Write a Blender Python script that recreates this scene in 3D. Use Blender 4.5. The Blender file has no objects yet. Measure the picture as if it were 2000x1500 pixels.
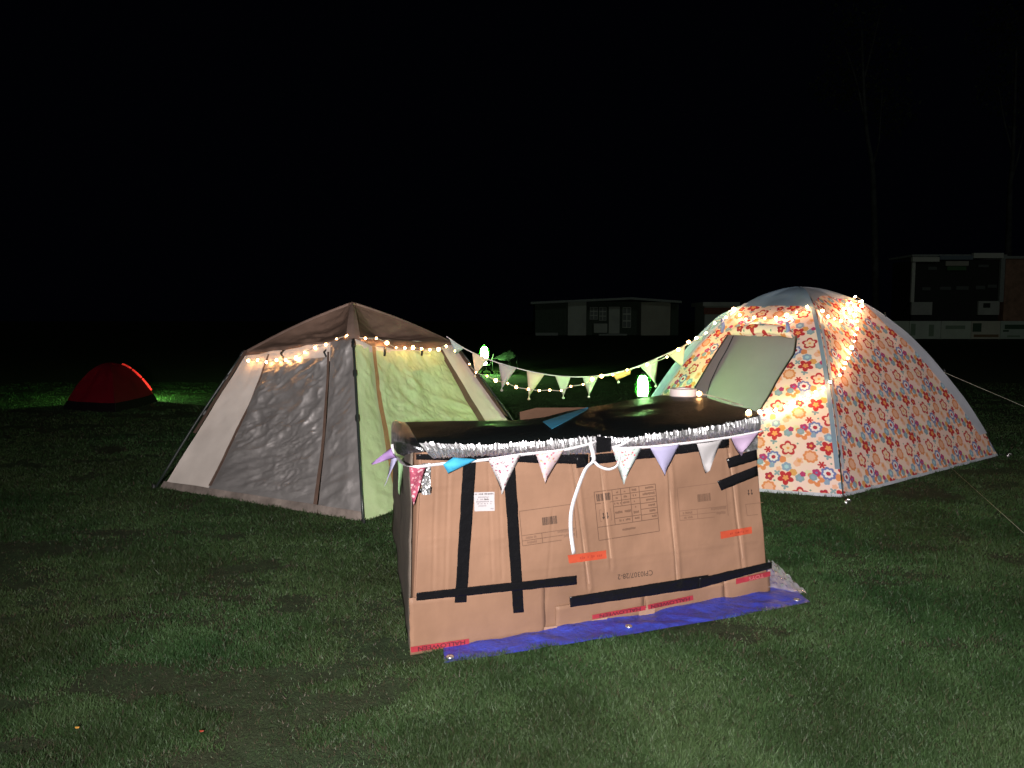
import bpy, bmesh, math, random
import numpy as np
from mathutils import Vector, Matrix, noise
from mathutils.bvhtree import BVHTree

random.seed(7)
rng = np.random.default_rng(7)
SC = bpy.context.scene
COL = SC.collection
V = Vector

# ------------------------------------------------------------------ camera, sky, added far fill, flash, exposure
CAM_H = 1.55
PITCH = math.atan(125 / 1500)          # degrees below the horizon
cd = bpy.data.cameras.new('camera')
cd.sensor_width = 36.0
cd.lens = 27.0
cd.clip_start = 0.05
cd.clip_end = 1500.0
cam = bpy.data.objects.new('camera', cd)
COL.objects.link(cam)
cam.location = (0, 0, CAM_H)
cam.rotation_euler = (math.pi / 2 - PITCH, 0, 0)
SC.camera = cam

w = bpy.data.worlds.new('World')
SC.world = w
w.use_nodes = True
wn = w.node_tree.nodes
bg = wn['Background']
bg.inputs['Color'].default_value = (0.35, 0.45, 1.0, 1)
bg.inputs['Strength'].default_value = 0.0009

sun = bpy.data.lights.new('far_fill', 'SUN')  # unseen source added to lift the dim far buildings
sun.energy = 0.042
sun.angle = math.radians(3)
sun.color = (0.86, 1.0, 0.86)
so = bpy.data.objects.new('far_fill', sun)
COL.objects.link(so)
so.rotation_euler = (math.radians(66), 0, math.radians(12))

fl = bpy.data.lights.new('flash', 'SPOT')
fl.energy = 3250.0
fl.spot_size = math.radians(112)
fl.spot_blend = 1.0
fl.shadow_soft_size = 0.035
fl.color = (1.0, 0.94, 0.92)
fo = bpy.data.objects.new('flash', fl)
COL.objects.link(fo)
fo.location = (-0.14, -1.35, 1.72)
fo.rotation_euler = (math.radians(90 - 3.0), 0, math.radians(-10))

SC.view_settings.view_transform = 'Standard'
SC.view_settings.look = 'None'
SC.view_settings.exposure = 0.0
SC.view_settings.gamma = 1.0
SC.view_settings.use_curve_mapping = False
SC.render.engine = 'CYCLES'
SC.cycles.max_bounces = 6
SC.cycles.diffuse_bounces = 2
SC.cycles.glossy_bounces = 3
SC.cycles.transmission_bounces = 4
SC.cycles.sample_clamp_indirect = 2.0
SC.cycles.sample_clamp_direct = 0.0
SC.cycles.use_denoising = True
try:
    SC.cycles.denoiser = 'OPENIMAGEDENOISE'
except Exception:
    pass

# ------------------------------------------------------------------ measuring helpers (photo pixel -> point in the place)
CP, SP = math.cos(PITCH), math.sin(PITCH)


def ray(x, y):
    a, b = (x - 1000) / 1500, -(y - 750) / 1500
    return V((a, CP + b * SP, -SP + b * CP))


O = V((0, 0, CAM_H))


def gnd(x, y, z=0.0):
    d = ray(x, y)
    return O + d * ((z - CAM_H) / d.z)


def at(x, y, Y):
    d = ray(x, y)
    return O + d * (Y / d.y)


def proj(p):
    q = p - O
    f = q.y * CP - q.z * SP
    u = q.y * SP + q.z * CP
    return 1000 + 1500 * q.x / f, 750 - 1500 * u / f


class Plane:
    def __init__(s, p, n):
        s.p, s.n = p.copy(), n.normalized()

    def hit(s, x, y, off=0.0):
        d = ray(x, y)
        t = (s.p - O).dot(s.n) / d.dot(s.n)
        return O + d * t + s.n * off


# ------------------------------------------------------------------ object helpers
def thing(name, label, cat, loc=(0, 0, 0), group=None):
    o = bpy.data.objects.new(name, None)
    COL.objects.link(o)
    o.location = loc
    o.empty_display_size = 0.1
    o['label'] = label
    o['category'] = cat
    if group:
        o['group'] = group
    return o


def root_loc(p):
    l = V((0, 0, 0))
    while p is not None:
        l = l + p.location
        p = p.parent
    return l


def link_mesh(name, verts, faces, mat, parent=None, smooth=True, uvs=None, label=None, kind=None, thick=0.0, origin=None):
    base = root_loc(parent) if parent else V((0, 0, 0))
    lo = V(origin) if origin is not None else base
    me = bpy.data.meshes.new(name)
    me.from_pydata([tuple(V(v) - lo) for v in verts], [], faces)
    if mat:
        me.materials.append(mat)
    if uvs:
        lay = me.uv_layers.new(name='UVMap')
        li = [0] * len(me.loops)
        me.loops.foreach_get('vertex_index', li)
        flat = []
        for i in li:
            flat += [uvs[i][0], uvs[i][1]]
        lay.data.foreach_set('uv', flat)
    if smooth:
        me.polygons.foreach_set('use_smooth', [True] * len(me.polygons))
    me.update()
    o = bpy.data.objects.new(name, me)
    COL.objects.link(o)
    if parent:
        o.parent = parent
    o.location = lo - base
    if label:
        o['label'] = label
    if kind:
        o['kind'] = kind
    if thick:
        m = o.modifiers.new('thickness', 'SOLIDIFY')
        m.thickness = thick
        m.offset = -1
    return o


class MB:
    def __init__(s):
        s.v, s.f = [], []

    def poly(s, pts):
        i = len(s.v)
        s.v += [V(p) for p in pts]
        s.f.append(tuple(range(i, i + len(pts))))
        return s

    def box(s, lo, hi, M=None):
        i = len(s.v)
        for z in (lo[2], hi[2]):
            for (x, y) in ((lo[0], lo[1]), (hi[0], lo[1]), (hi[0], hi[1]), (lo[0], hi[1])):
                p = V((x, y, z))
                s.v.append(M @ p if M else p)
        s.f += [tuple(i + k for k in q) for q in ((3, 2, 1, 0), (4, 5, 6, 7), (0, 1, 5, 4), (1, 2, 6, 5), (2, 3, 7, 6), (3, 0, 4, 7))]
        return s

    def tube(s, path, r, n=6, cap=True):
        path = [V(p) for p in path]
        i0 = len(s.v)
        rr = r if isinstance(r, (list, tuple)) else [r] * len(path)
        prev = None
        for k, p in enumerate(path):
            t = (path[min(k + 1, len(path) - 1)] - path[max(k - 1, 0)])
            t = t.normalized() if t.length > 1e-9 else V((0, 0, 1))
            if prev is None:
                a = t.cross(V((0, 0, 1)))
                if a.length < 1e-3:
                    a = t.cross(V((1, 0, 0)))
                a.normalize()
            else:
                a = prev - t * prev.dot(t)
                a = a.normalized() if a.length > 1e-6 else t.cross(V((1, 0, 0))).normalized()
            prev = a
            b = t.cross(a)
            for j in range(n):
                an = 2 * math.pi * j / n
                s.v.append(p + (a * math.cos(an) + b * math.sin(an)) * rr[k])
        for k in range(len(path) - 1):
            for j in range(n):
                q, q2 = i0 + k * n, i0 + (k + 1) * n
                s.f.append((q + j, q + (j + 1) % n, q2 + (j + 1) % n, q2 + j))
        if cap:
            s.f.append(tuple(i0 + j for j in reversed(range(n))))
            e = i0 + (len(path) - 1) * n
            s.f.append(tuple(e + j for j in range(n)))
        return s

    def lathe(s, c, prof, n=16, axis=None):
        """prof: list of (r, z) from bottom to top, about axis through c"""
        c = V(c)
        M = Matrix.Identity(3) if axis is None else V((0, 0, 1)).rotation_difference(V(axis)).to_matrix()
        i0 = len(s.v)
        for (r, z) in prof:
            for j in range(n):
                an = 2 * math.pi * j / n
                s.v.append(c + M @ V((r * math.cos(an), r * math.sin(an), z)))
        for k in range(len(prof) - 1):
            for j in range(n):
                q, q2 = i0 + k * n, i0 + (k + 1) * n
                s.f.append((q + j, q + (j + 1) % n, q2 + (j + 1) % n, q2 + j))
        s.f.append(tuple(i0 + j for j in reversed(range(n))))
        e = i0 + (len(prof) - 1) * n
        s.f.append(tuple(e + j for j in range(n)))
        return s

    def grid(s, fn, nu, nv):
        i0 = len(s.v)
        for a in range(nu + 1):
            for b in range(nv + 1):
                s.v.append(V(fn(a / nu, b / nv)))
        for a in range(nu):
            for b in range(nv):
                q = i0 + a * (nv + 1) + b
                s.f.append((q, q + nv + 1, q + nv + 2, q + 1))
        return s

    def build(s, name, mat, parent=None, smooth=False, **k):
        return link_mesh(name, s.v, s.f, mat, parent, smooth, **k)

    def bvh(s):
        return BVHTree.FromPolygons(s.v, s.f)


def lerp(a, b, t):
    return a + (b - a) * t


def poly_at(pts, t):
    """point on a polyline of tuples at fraction t of its index range"""
    n = len(pts) - 1
    k = min(int(t * n), n - 1)
    f = t * n - k
    return tuple(pts[k][i] + (pts[k + 1][i] - pts[k][i]) * f for i in range(len(pts[0])))


def fbm(p, oct=3):
    s, a = 0.0, 1.0
    for k in range(oct):
        s += a * noise.noise(p * (2 ** k))
        a *= 0.5
    return s


# ------------------------------------------------------------------ materials
class NT:
    def __init__(s, tree):
        s.t, s.n, s.l = tree, tree.nodes, tree.links

    def node(s, typ, **k):
        nd = s.n.new(typ)
        for a, b in k.items():
            setattr(nd, a, b)
        return nd

    def set(s, sock, v):
        if hasattr(v, 'is_output'):
            s.l.new(v, sock)
        else:
            sock.default_value = v

    def math(s, op, a, b=0.0, c=0.0, clamp=False):
        nd = s.node('ShaderNodeMath', operation=op, use_clamp=clamp)
        s.set(nd.inputs[0], a)
        s.set(nd.inputs[1], b)
        s.set(nd.inputs[2], c)
        return nd.outputs[0]

    def vmath(s, op, a, b=(0, 0, 0), c=(0, 0, 0)):
        nd = s.node('ShaderNodeVectorMath', operation=op)
        s.set(nd.inputs[0], a)
        s.set(nd.inputs[1], b)
        s.set(nd.inputs[2], c)
        return nd.outputs[0]

    def mix(s, f, a, b, blend='MIX'):
        nd = s.node('ShaderNodeMix', data_type='RGBA', blend_type=blend)
        s.set(nd.inputs[0], f)
        s.set(nd.inputs[6], a if hasattr(a, 'is_output') else (*a, 1))
        s.set(nd.inputs[7], b if hasattr(b, 'is_output') else (*b, 1))
        return nd.outputs[2]

    def noise(s, scale, detail=3, rough=0.55, vec=None, dist=0.0, out=0):
        nd = s.node('ShaderNodeTexNoise')
        nd.inputs['Scale'].default_value = scale
        nd.inputs['Detail'].default_value = detail
        nd.inputs['Roughness'].default_value = rough
        nd.inputs['Distortion'].default_value = dist
        if vec is not None:
            s.l.new(vec, nd.inputs['Vector'])
        return nd.outputs[out]

    def ramp(s, f, stops):
        nd = s.node('ShaderNodeValToRGB')
        e = nd.color_ramp.elements
        while len(e) < len(stops):
            e.new(0.5)
        for k, (p, c) in enumerate(stops):
            e[k].position = p
            e[k].color = (*c, 1) if len(c) == 3 else c
        s.l.new(f, nd.inputs[0])
        return nd.outputs[0]

    def rng(s, f, a, b, c=0.0, d=1.0):
        nd = s.node('ShaderNodeMapRange')
        s.set(nd.inputs[0], f)
        for i, v in enumerate((a, b, c, d)):
            nd.inputs[i + 1].default_value = v
        return nd.outputs[0]

    def coord(s, which='Object', scale=None):
        o = s.node('ShaderNodeTexCoord').outputs[which]
        if scale:
            m = s.node('ShaderNodeMapping')
            m.inputs['Scale'].default_value = scale
            s.l.new(o, m.inputs[0])
            o = m.outputs[0]
        return o


MATS = {}


def mat(name, col, rough=0.6, metal=0.0, spec=0.4, var=0.0, vscale=6.0, bump=0.0, bscale=40.0, bdist=0.01, transl=0.0, tcol=None, stretch=None, sheen=0.0, coat=0.0):
    if name in MATS:
        return MATS[name]
    m = bpy.data.materials.new(name)
    m.use_nodes = True
    T = NT(m.node_tree)
    b = m.node_tree.nodes['Principled BSDF']
    b.inputs['Roughness'].default_value = rough
    b.inputs['Metallic'].default_value = metal
    b.inputs['Specular IOR Level'].default_value = spec
    b.inputs['Sheen Weight'].default_value = sheen
    b.inputs['Coat Weight'].default_value = coat
    vec = T.coord('Object', stretch)
    if var:
        f = T.noise(vscale, 4, 0.6, vec)
        f = T.rng(f, 0.3, 0.7)
        c = T.mix(f, tuple(x * (1 - var) for x in col), tuple(min(1, x * (1 + var)) for x in col))
        T.l.new(c, b.inputs['Base Color'])
    else:
        b.inputs['Base Color'].default_value = (*col, 1)
        c = None
    if bump:
        bn = T.node('ShaderNodeBump')
        bn.inputs['Strength'].default_value = bump
        bn.inputs['Distance'].default_value = bdist
        T.l.new(T.noise(bscale, 4, 0.6, vec), bn.inputs['Height'])
        T.l.new(bn.outputs[0], b.inputs['Normal'])
    if transl:
        tr = T.node('ShaderNodeBsdfTranslucent')
        if tcol:
            tr.inputs[0].default_value = (*tcol, 1)
        elif c is not None:
            T.l.new(c, tr.inputs[0])
        else:
            tr.inputs[0].default_value = (*col, 1)
        mx = T.node('ShaderNodeMixShader')
        mx.inputs[0].default_value = transl
        T.l.new(b.outputs[0], mx.inputs[1])
        T.l.new(tr.outputs[0], mx.inputs[2])
        T.l.new(mx.outputs[0], m.node_tree.nodes['Material Output'].inputs[0])
    MATS[name] = m
    return m


def emit(name, col, strength):
    m = bpy.data.materials.new(name)
    m.use_nodes = True
    m.node_tree.nodes.remove(m.node_tree.nodes['Principled BSDF'])
    T = NT(m.node_tree)
    e = T.node('ShaderNodeEmission')
    e.inputs[0].default_value = (*col, 1)
    e.inputs[1].default_value = strength
    T.l.new(e.outputs[0], m.node_tree.nodes['Material Output'].inputs[0])
    MATS[name] = m
    return m
# ------------------------------------------------------------------ ground
def vnoise(x, y, s, seed):
    """smooth value noise on numpy arrays"""
    x = x / s + seed * 17.31
    y = y / s + seed * 9.73
    xi, yi = np.floor(x).astype(np.int64), np.floor(y).astype(np.int64)
    xf, yf = x - xi, y - yi
    xf, yf = xf * xf * (3 - 2 * xf), yf * yf * (3 - 2 * yf)

    def h(a, b):
        n = (a * 374761393 + b * 668265263 + seed * 1442695) & 0x7fffffff
        n = (n ^ (n >> 13)) * 1274126177 & 0x7fffffff
        return ((n ^ (n >> 16)) & 0xffff) / 65535.0
    return (h(xi, yi) * (1 - xf) + h(xi + 1, yi) * xf) * (1 - yf) + (h(xi, yi + 1) * (1 - xf) + h(xi + 1, yi + 1) * xf) * yf


WORN = [(*gnd(px, py)[:2], rx, ry, k) for px, py, rx, ry, k in (
    (1420, 1235, 0.45, 0.22, 0.24), (1380, 1310, 0.35, 0.14, 0.24), (1760, 1335, 0.30, 0.07, 0.28), (1560, 1365, 0.25, 0.07, 0.22), (1500, 1475, 0.12, 0.05, 0.3),
    (700, 1372, 0.16, 0.06, 0.28), (500, 1325, 0.22, 0.06, 0.2), (480, 1140, 0.2, 0.07, 0.25), (400, 1490, 0.15, 0.05, 0.28), (570, 1490, 0.13, 0.04, 0.25), (640, 1120, 0.5, 0.2, 0.1),
    (900, 1330, 0.3, 0.06, 0.16), (1650, 1120, 0.4, 0.12, 0.15), (1850, 1240, 0.3, 0.1, 0.18), (40, 1460, 0.12, 0.06, 0.25), (1950, 1360, 0.2, 0.06, 0.2))]


def mud(x, y):
    """0 = thick turf, 1 = bare earth"""
    a = 0.55 * vnoise(x + 0.35 * y, y * 1.7, 0.55, 3) + 0.3 * vnoise(x, y * 1.5, 0.21, 5) + 0.15 * vnoise(x, y, 0.08, 11)
    big = vnoise(x, y, 2.3, 8)
    for (cx, cy, rx, ry, k) in WORN:
        a = a + k * np.exp(-((x - cx) / rx) ** 2 - ((y - cy) / ry) ** 2)
    return np.clip((a - 0.575 + 0.24 * (big - 0.5)) / 0.17, 0, 1)


def lawn_mat():
    m = bpy.data.materials.new('lawn')
    m.use_nodes = True
    T = NT(m.node_tree)
    b = m.node_tree.nodes['Principled BSDF']
    b.inputs['Roughness'].default_value = 0.95
    b.inputs['Specular IOR Level'].default_value = 0.15
    vec = T.coord('Object')
    f1 = T.rng(T.noise(0.9, 5, 0.65, vec), 0.35, 0.68)
    f2 = T.rng(T.noise(9.0, 4, 0.7, vec), 0.3, 0.7)
    g = T.mix(f2, (0.016, 0.030, 0.012), (0.042, 0.075, 0.032))
    c = T.mix(T.math('MULTIPLY', f1, 0.55), g, (0.046, 0.034, 0.022))
    T.l.new(c, b.inputs['Base Color'])
    bn = T.node('ShaderNodeBump')
    bn.inputs['Strength'].default_value = 0.9
    bn.inputs['Distance'].default_value = 0.03
    T.l.new(T.noise(45.0, 5, 0.75, vec), bn.inputs['Height'])
    T.l.new(bn.outputs[0], b.inputs['Normal'])
    MATS['lawn'] = m
    return m


g = MB()
xs = [-900, -300, -100, -40, -20, -10, -5, 0, 5, 10, 20, 40, 100, 300, 900]
ys = [-60, -20, -5, 0, 2, 5, 10, 15, 20, 30, 45, 70, 110, 200, 400, 900]
g.grid(lambda u, v: (poly_at([(x,) for x in xs], u)[0], poly_at([(y,) for y in ys], v)[0], 0.0), len(xs) - 1, len(ys) - 1)
lawn = g.build('ground', lawn_mat())
lawn['kind'] = 'structure'


# ------------------------------------------------------------------ footprints kept clear of grass
T1F, T1L, T1R = gnd(710, 1018), gnd(318, 953), gnd(1050, 905)
T1B = T1L + T1R - T1F
T1C = (T1L + T1R) / 2
T2F, T2R, T2L = gnd(1647, 972), gnd(1950, 891), gnd(1215, 900)
T2B = T2L + T2R - T2F
BXL, BXR = gnd(803, 1278), gnd(1503, 1155)
BSL = gnd(770, 1049)
TARP = [gnd(870, 1292), gnd(1236, 1240), gnd(1580, 1179), gnd(1500, 1108), gnd(1300, 1010), gnd(800, 1060)]


def inside(px, py, poly):
    r = np.zeros(px.shape, bool)
    n = len(poly)
    for i in range(n):
        x1, y1, x2, y2 = poly[i][0], poly[i][1], poly[(i + 1) % n][0], poly[(i + 1) % n][1]
        c = ((y1 > py) != (y2 > py)) & (px < (x2 - x1) * (py - y1) / (y2 - y1 + 1e-12) + x1)
        r ^= c
    return r


# ------------------------------------------------------------------ grass
def grass_mat():
    m = bpy.data.materials.new('grass_blades')
    m.use_nodes = True
    T = NT(m.node_tree)
    b = m.node_tree.nodes['Principled BSDF']
    a = T.node('ShaderNodeAttribute', attribute_name='blade')
    T.l.new(a.outputs['Color'], b.inputs['Base Color'])
    b.inputs['Roughness'].default_value = 0.5
    b.inputs['Specular IOR Level'].default_value = 0.25
    tr = T.node('ShaderNodeBsdfTranslucent')
    T.l.new(a.outputs['Color'], tr.inputs[0])
    mx = T.node('ShaderNodeMixShader')
    mx.inputs[0].default_value = 0.3
    T.l.new(b.outputs[0], mx.inputs[1])
    T.l.new(tr.outputs[0], mx.inputs[2])
    T.l.new(mx.outputs[0], m.node_tree.nodes['Material Output'].inputs[0])
    return m


def make_grass(N):
    # density falls with distance as 1 / d^2 beyond the nearest strip
    y0, y1 = 1.9, 19.0
    u = rng.random(N)
    y = 1.0 / (1 / y0 + u * (1 / y1 - 1 / y0))
    x = (rng.random(N) * 2 - 1) * (0.80 * y + 0.4)
    md = mud(x, y)
    tuft = vnoise(x, y, 0.10, 21)
    keep = rng.random(N) > md * 0.91
    for poly in ([T1F, T1R, T1B, T1L], TARP, [BXL, BXR, BXR + V((0, 1.2, 0)), BSL]):
        keep &= ~inside(x, y, poly)
    x, y, md, tuft = x[keep], y[keep], md[keep], tuft[keep]
    n = len(x)
    hh = (0.010 + 0.018 * rng.random(n)) * (0.55 + 0.9 * tuft) * (1 - 0.5 * md)
    tall = rng.random(n) < 0.02
    hh[tall] *= 1.7
    wd = (0.0011 + 0.0011 * rng.random(n)) * np.clip(y / 3.0, 0.9, 4.0)
    an = rng.random(n) * 2 * np.pi
    le = rng.random(n) * 2 * np.pi
    ln = hh * (0.3 + 0.9 * rng.random(n))
    co = np.zeros((n, 3, 3), np.float32)
    cx, cy = np.cos(an) * wd, np.sin(an) * wd
    co[:, 0, 0], co[:, 0, 1] = x - cx, y - cy
    co[:, 1, 0], co[:, 1, 1] = x + cx, y + cy
    co[:, 2, 0], co[:, 2, 1], co[:, 2, 2] = x + np.cos(le) * ln, y + np.sin(le) * ln, hh
    tone = np.clip(0.5 + 1.5 * (0.5 * vnoise(x, y * 1.4, 0.5, 31) + 0.38 * vnoise(x, y, 0.15, 33) - 0.44) + 0.16 * (rng.random(n) - 0.5), 0, 1)
    pal = np.array([[0.026, 0.066, 0.024], [0.046, 0.104, 0.040], [0.078, 0.138, 0.060]])
    t2 = np.clip((tone - 0.2) / 0.6, 0, 1)[:, None] * 2
    c = np.where(t2 < 1, pal[0] + (pal[1] - pal[0]) * t2, pal[1] + (pal[2] - pal[1]) * (t2 - 1))
    warm = vnoise(x, y, 0.9, 41)[:, None]
    c = c * (1 - 0.45 * warm) + np.array([0.090, 0.078, 0.042]) * 0.45 * warm
    dead = (rng.random(n) < 0.06 + 0.35 * md)
    c *= np.array([0.66, 0.77, 0.62])
    c[dead] = np.array([0.055, 0.043, 0.028]) * (0.5 + rng.random(dead.sum()))[:, None]
    me = bpy.data.meshes.new('grass')
    me.vertices.add(3 * n)
    me.vertices.foreach_set('co', co.reshape(-1))
    me.loops.add(3 * n)
    me.loops.foreach_set('vertex_index', np.arange(3 * n, dtype=np.int32))
    me.polygons.add(n)
    me.polygons.foreach_set('loop_start', np.arange(0, 3 * n, 3, dtype=np.int32))
    me.update(calc_edges=True)
    at_ = me.attributes.new('blade', 'FLOAT_COLOR', 'POINT')
    cc = np.ones((n, 3, 4), np.float32)
    cc[:, :, :3] = c[:, None, :]
    at_.data.foreach_set('color', cc.reshape(-1))
    me.materials.append(grass_mat())
    o = bpy.data.objects.new('grass', me)
    COL.objects.link(o)
    o['kind'] = 'stuff'
    o['label'] = 'short damp trampled grass with brown worn patches'
    o['category'] = 'grass'
    return o


make_grass(1250000)
# ------------------------------------------------------------------ left tent: four walls leaning in, brown roof
M_cream = mat('cream_nylon', (0.62, 0.55, 0.50), 0.55, var=0.10, vscale=2.5, bump=0.25, bscale=14, bdist=0.01, transl=0.08)
M_grey = mat('grey_coated_nylon', (0.48, 0.45, 0.44), 0.50, metal=0.75, spec=0.9, var=0.12, vscale=5, bump=0.35, bscale=22, bdist=0.008)
M_lit_wall = mat('lantern_lit_nylon', (0.47, 0.57, 0.32), 0.50, spec=0.35, var=0.08, vscale=3, bump=0.35, bscale=26, bdist=0.008, transl=0.1)  # grey cloth with green lantern light put into its colour
M_brown = mat('brown_nylon', (0.205, 0.132, 0.10), 0.48, metal=0.3, spec=0.5, var=0.18, vscale=4, bump=0.3, bscale=18, bdist=0.008)
M_seam = mat('brown_seam', (0.105, 0.066, 0.05), 0.6, var=0.2, vscale=12)
M_black = mat('black_plastic', (0.012, 0.013, 0.013), 0.4)
M_pole = mat('dark_pole', (0.02, 0.026, 0.024), 0.35, spec=0.5)
M_steel = mat('bright_steel', (0.75, 0.75, 0.75), 0.25, metal=0.9)

tent = thing('tent', 'brown and cream frame tent with grey front and side panel coloured by green lantern light', 'tent', (T1C.x, T1C.y, 0))
e_F, e_L, e_R = at(690, 662, 6.63), at(486, 684, 7.28), at(880, 668, 8.0)
e_B = e_L + e_R - e_F
apex1 = at(688, 591, 7.62)


def wall_fn(A, B, a, b, bow=0.07, wr=0.01, ws=3.0, seed=0.0, stretch=(1, 1), win=None, crease=0.0, tilt=0.5):
    """A,B base corners, a,b eave corners. s along A->B, t upwards"""
    n = (B - A).cross(a - A).normalized()
    if n.dot((A + B) / 2 - T1C) < 0:
        n = -n
    ln = (B - A).length

    def f(s, t):
        p = lerp(lerp(A, B, s), lerp(a, b, s), t)
        k = math.sin(math.pi * min(max(s, 0), 1)) * math.sin(math.pi * min(max(t, 0), 1))
        q = V((s * ln * ws * stretch[0], t * 1.7 * ws * stretch[1], seed))
        d = wr * fbm(q + V((0.3 * fbm(q * 0.5 + V((7, 3, 1)), 2), 0, 0)), 4)
        if crease:
            x, y = s * ln, t * 1.7
            for i, (fx, fy) in enumerate(((1.6, 5.0), (3.4, 9.0), (6.0, 15.0), (11.0, 27.0))):
                xx, yy = x + tilt * y * 0.4, y - tilt * x
                c = V((xx * fx, yy * fy, seed + i * 5.3))
                c = c + V((0.5 * noise.noise(c * 0.6), 0.5 * noise.noise(c * 0.6 + V((9, 2, 4))), 0))
                d += crease * (0.55 ** i) * (1 - 2.4 * abs(noise.noise(c))) * max(0, 0.45 + noise.noise(V((x * 1.7, y * 2.1, seed + 30 + i))))
        if win:
            m_ = min((s - win[0]) / 0.06, (win[1] - s) / 0.06, (t - win[2]) / 0.06, (win[3] - t) / 0.06)
            d *= min(1, max(0, m_))
        d -= bow * k
        return p + n * d
    f.n = n
    return f


def panel(name, f, s0, s1, t0, t1, nu, nv, m, par, off=0.0, label=None, s0t=None, s1t=None):
    b = MB()
    s0t = s0 if s0t is None else s0t
    s1t = s1 if s1t is None else s1t
    b.grid(lambda u, v: f(lerp(lerp(s0, s1, u), lerp(s0t, s1t, u), v), lerp(t0, t1, v)) + f.n * off, nu, nv)
    b.build(name, m, par, True, label=label)
    return b


fG = wall_fn(T1L, T1F, e_L, e_F, 0.05, 0.012, 2.2, 1.0)
fGw = wall_fn(T1L, T1F, e_L, e_F, 0.05, 0.016, 2.6, 3.0, (0.75, 2.0), (0.24, 0.795, 0.04, 0.92), 0.034, 0.35)
panel('wall_panel', fG, 0.0, 0.25, 0.045, 1.0, 16, 40, M_cream, tent, label='cream wall panel', s1t=0.25)
p_grey = panel('door_panel', fGw, 0.245, 0.79, 0.045, 0.90, 120, 150, M_grey, tent, 0.006, 'shiny wrinkled grey front panel')
panel('wall_panel', fG, 0.24, 0.80, 0.88, 1.0, 16, 8, M_cream, tent)
fGs = wall_fn(T1L, T1F, e_L, e_F, 0.05, 0.012, 2.6, 6.0, (0.75, 2.0), (0.79, 1.0, 0.0, 1.0), 0.022, 0.5)
panel('wall_panel', fGs, 0.80, 1.0, 0.045, 1.0, 40, 110, M_grey, tent, label='grey wall strip beside the corner pole')
panel('zip_flap', fG, 0.787, 0.804, 0.045, 0.93, 4, 40, M_seam, tent, 0.022)
panel('seam', fG, 0.240, 0.256, 0.06, 0.95, 2, 40, M_seam, tent, 0.014)
panel('ground_skirt', wall_fn(T1L, T1F, e_L, e_F, 0.0, 0.016, 3.0, 9), -0.01, 1.0, -0.003, 0.045, 90, 8, mat('muddy_skirt', (0.20, 0.165, 0.145), 0.5, var=0.35, vscale=5, bump=0.7, bscale=18, bdist=0.012), tent, 0.012)

fR = wall_fn(T1F, T1R, e_F, e_R, 0.07, 0.012, 2.2, 12.0)
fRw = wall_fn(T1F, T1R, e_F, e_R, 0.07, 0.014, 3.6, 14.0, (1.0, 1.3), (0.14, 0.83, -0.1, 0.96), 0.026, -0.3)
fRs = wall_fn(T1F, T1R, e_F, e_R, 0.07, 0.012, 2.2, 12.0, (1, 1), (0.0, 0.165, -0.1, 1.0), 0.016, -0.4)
panel('wall_panel', fRs, 0.0, 0.155, 0.0, 0.97, 30, 90, M_lit_wall, tent, label='narrow wall strip with green lantern light in its colour')
p_lit_wall = panel('door_panel', fRw, 0.15, 0.82, 0.0, 0.93, 120, 120, M_lit_wall, tent, 0.004, 'side panel with green lantern light in its colour')
panel('wall_panel', fR, 0.0, 0.84, 0.92, 1.0, 20, 6, M_cream, tent, 0.002)
panel('wall_panel', fR, 0.83, 1.0, 0.0, 1.0, 14, 40, M_cream, tent, label='cream wall panel')
panel('zip_flap', fR, 0.142, 0.172, 0.05, 0.95, 4, 50, mat('tan_zip', (0.28, 0.15, 0.07), 0.6, var=0.25, vscale=9), tent, 0.02)
panel('seam', fR, 0.80, 0.845, 0.0, 0.94, 6, 50, M_seam, tent, 0.012)
for A, B, a, b, sd in ((T1R, T1B, e_R, e_B, 21.0), (T1B, T1L, e_B, e_L, 25.0)):
    panel('wall_panel', wall_fn(A, B, a, b, 0.06, 0.012, 2.2, sd), 0, 1, 0, 1, 16, 16, M_cream, tent, label='cream rear wall')
# sleeves at the corners
for P, e in ((T1L, e_L), (T1R, e_R), (T1B, e_B)):
    out = V((P.x - T1C.x, P.y - T1C.y, 0)).normalized()
    b = MB()
    side = V((-out.y, out.x, 0))
    b.grid(lambda u, v: lerp(P, e, 0.40 + 0.60 * v) + side * (u - 0.5) * 0.16 + out * (0.012 + 0.03 * math.sin(math.pi * u)), 6, 16)
    b.build('pole_sleeve', M_brown, tent, True)


def roof_patch(a, b, sd, sag, wall=None, hem=None):
    mid = (a + b) / 2
    n = (a - apex1).cross(b - apex1).normalized()
    if n.z < 0:
        n = -n
    B = MB()

    hmax = 0.06 if hem else 0.0

    def f(u, v):
        t = 0.001 + u * (1 + hmax)
        tb = min(t, 1)
        pa, pb = lerp(apex1, a, tb), lerp(apex1, b, tb)
        p = lerp(pa, pb, v)
        arch = 0.025 * math.sin(math.pi * tb)
        k = math.sin(math.pi * v)
        wr = 0.045 * fbm(V((v * 3.0, t * 7.0, sd)), 4) * tb * k
        cr = V((v * 4.0 + t * 2, t * 9.0 - v * 3, sd + 2))
        wr += 0.020 * (1 - 2.4 * abs(noise.noise(cr))) * k * tb * max(0, 0.4 + noise.noise(cr * 0.4))
        if t <= 1 or hem is None:
            e_ = min(1, (1 - t) * 6 + 0.15)
            return p + n * ((wr - sag * k * math.sin(math.pi * tb ** 1.3)) * e_) + V((0, 0, arch))
        h = (t - 1) / hmax * hem(v)
        return wall(v, 1 - h) + wall.n * (0.022 + abs(wr) * 0.5)
    B.grid(f, 44, 56)
    B.build('roof_panel', M_brown, tent, True)
    return B


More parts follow.
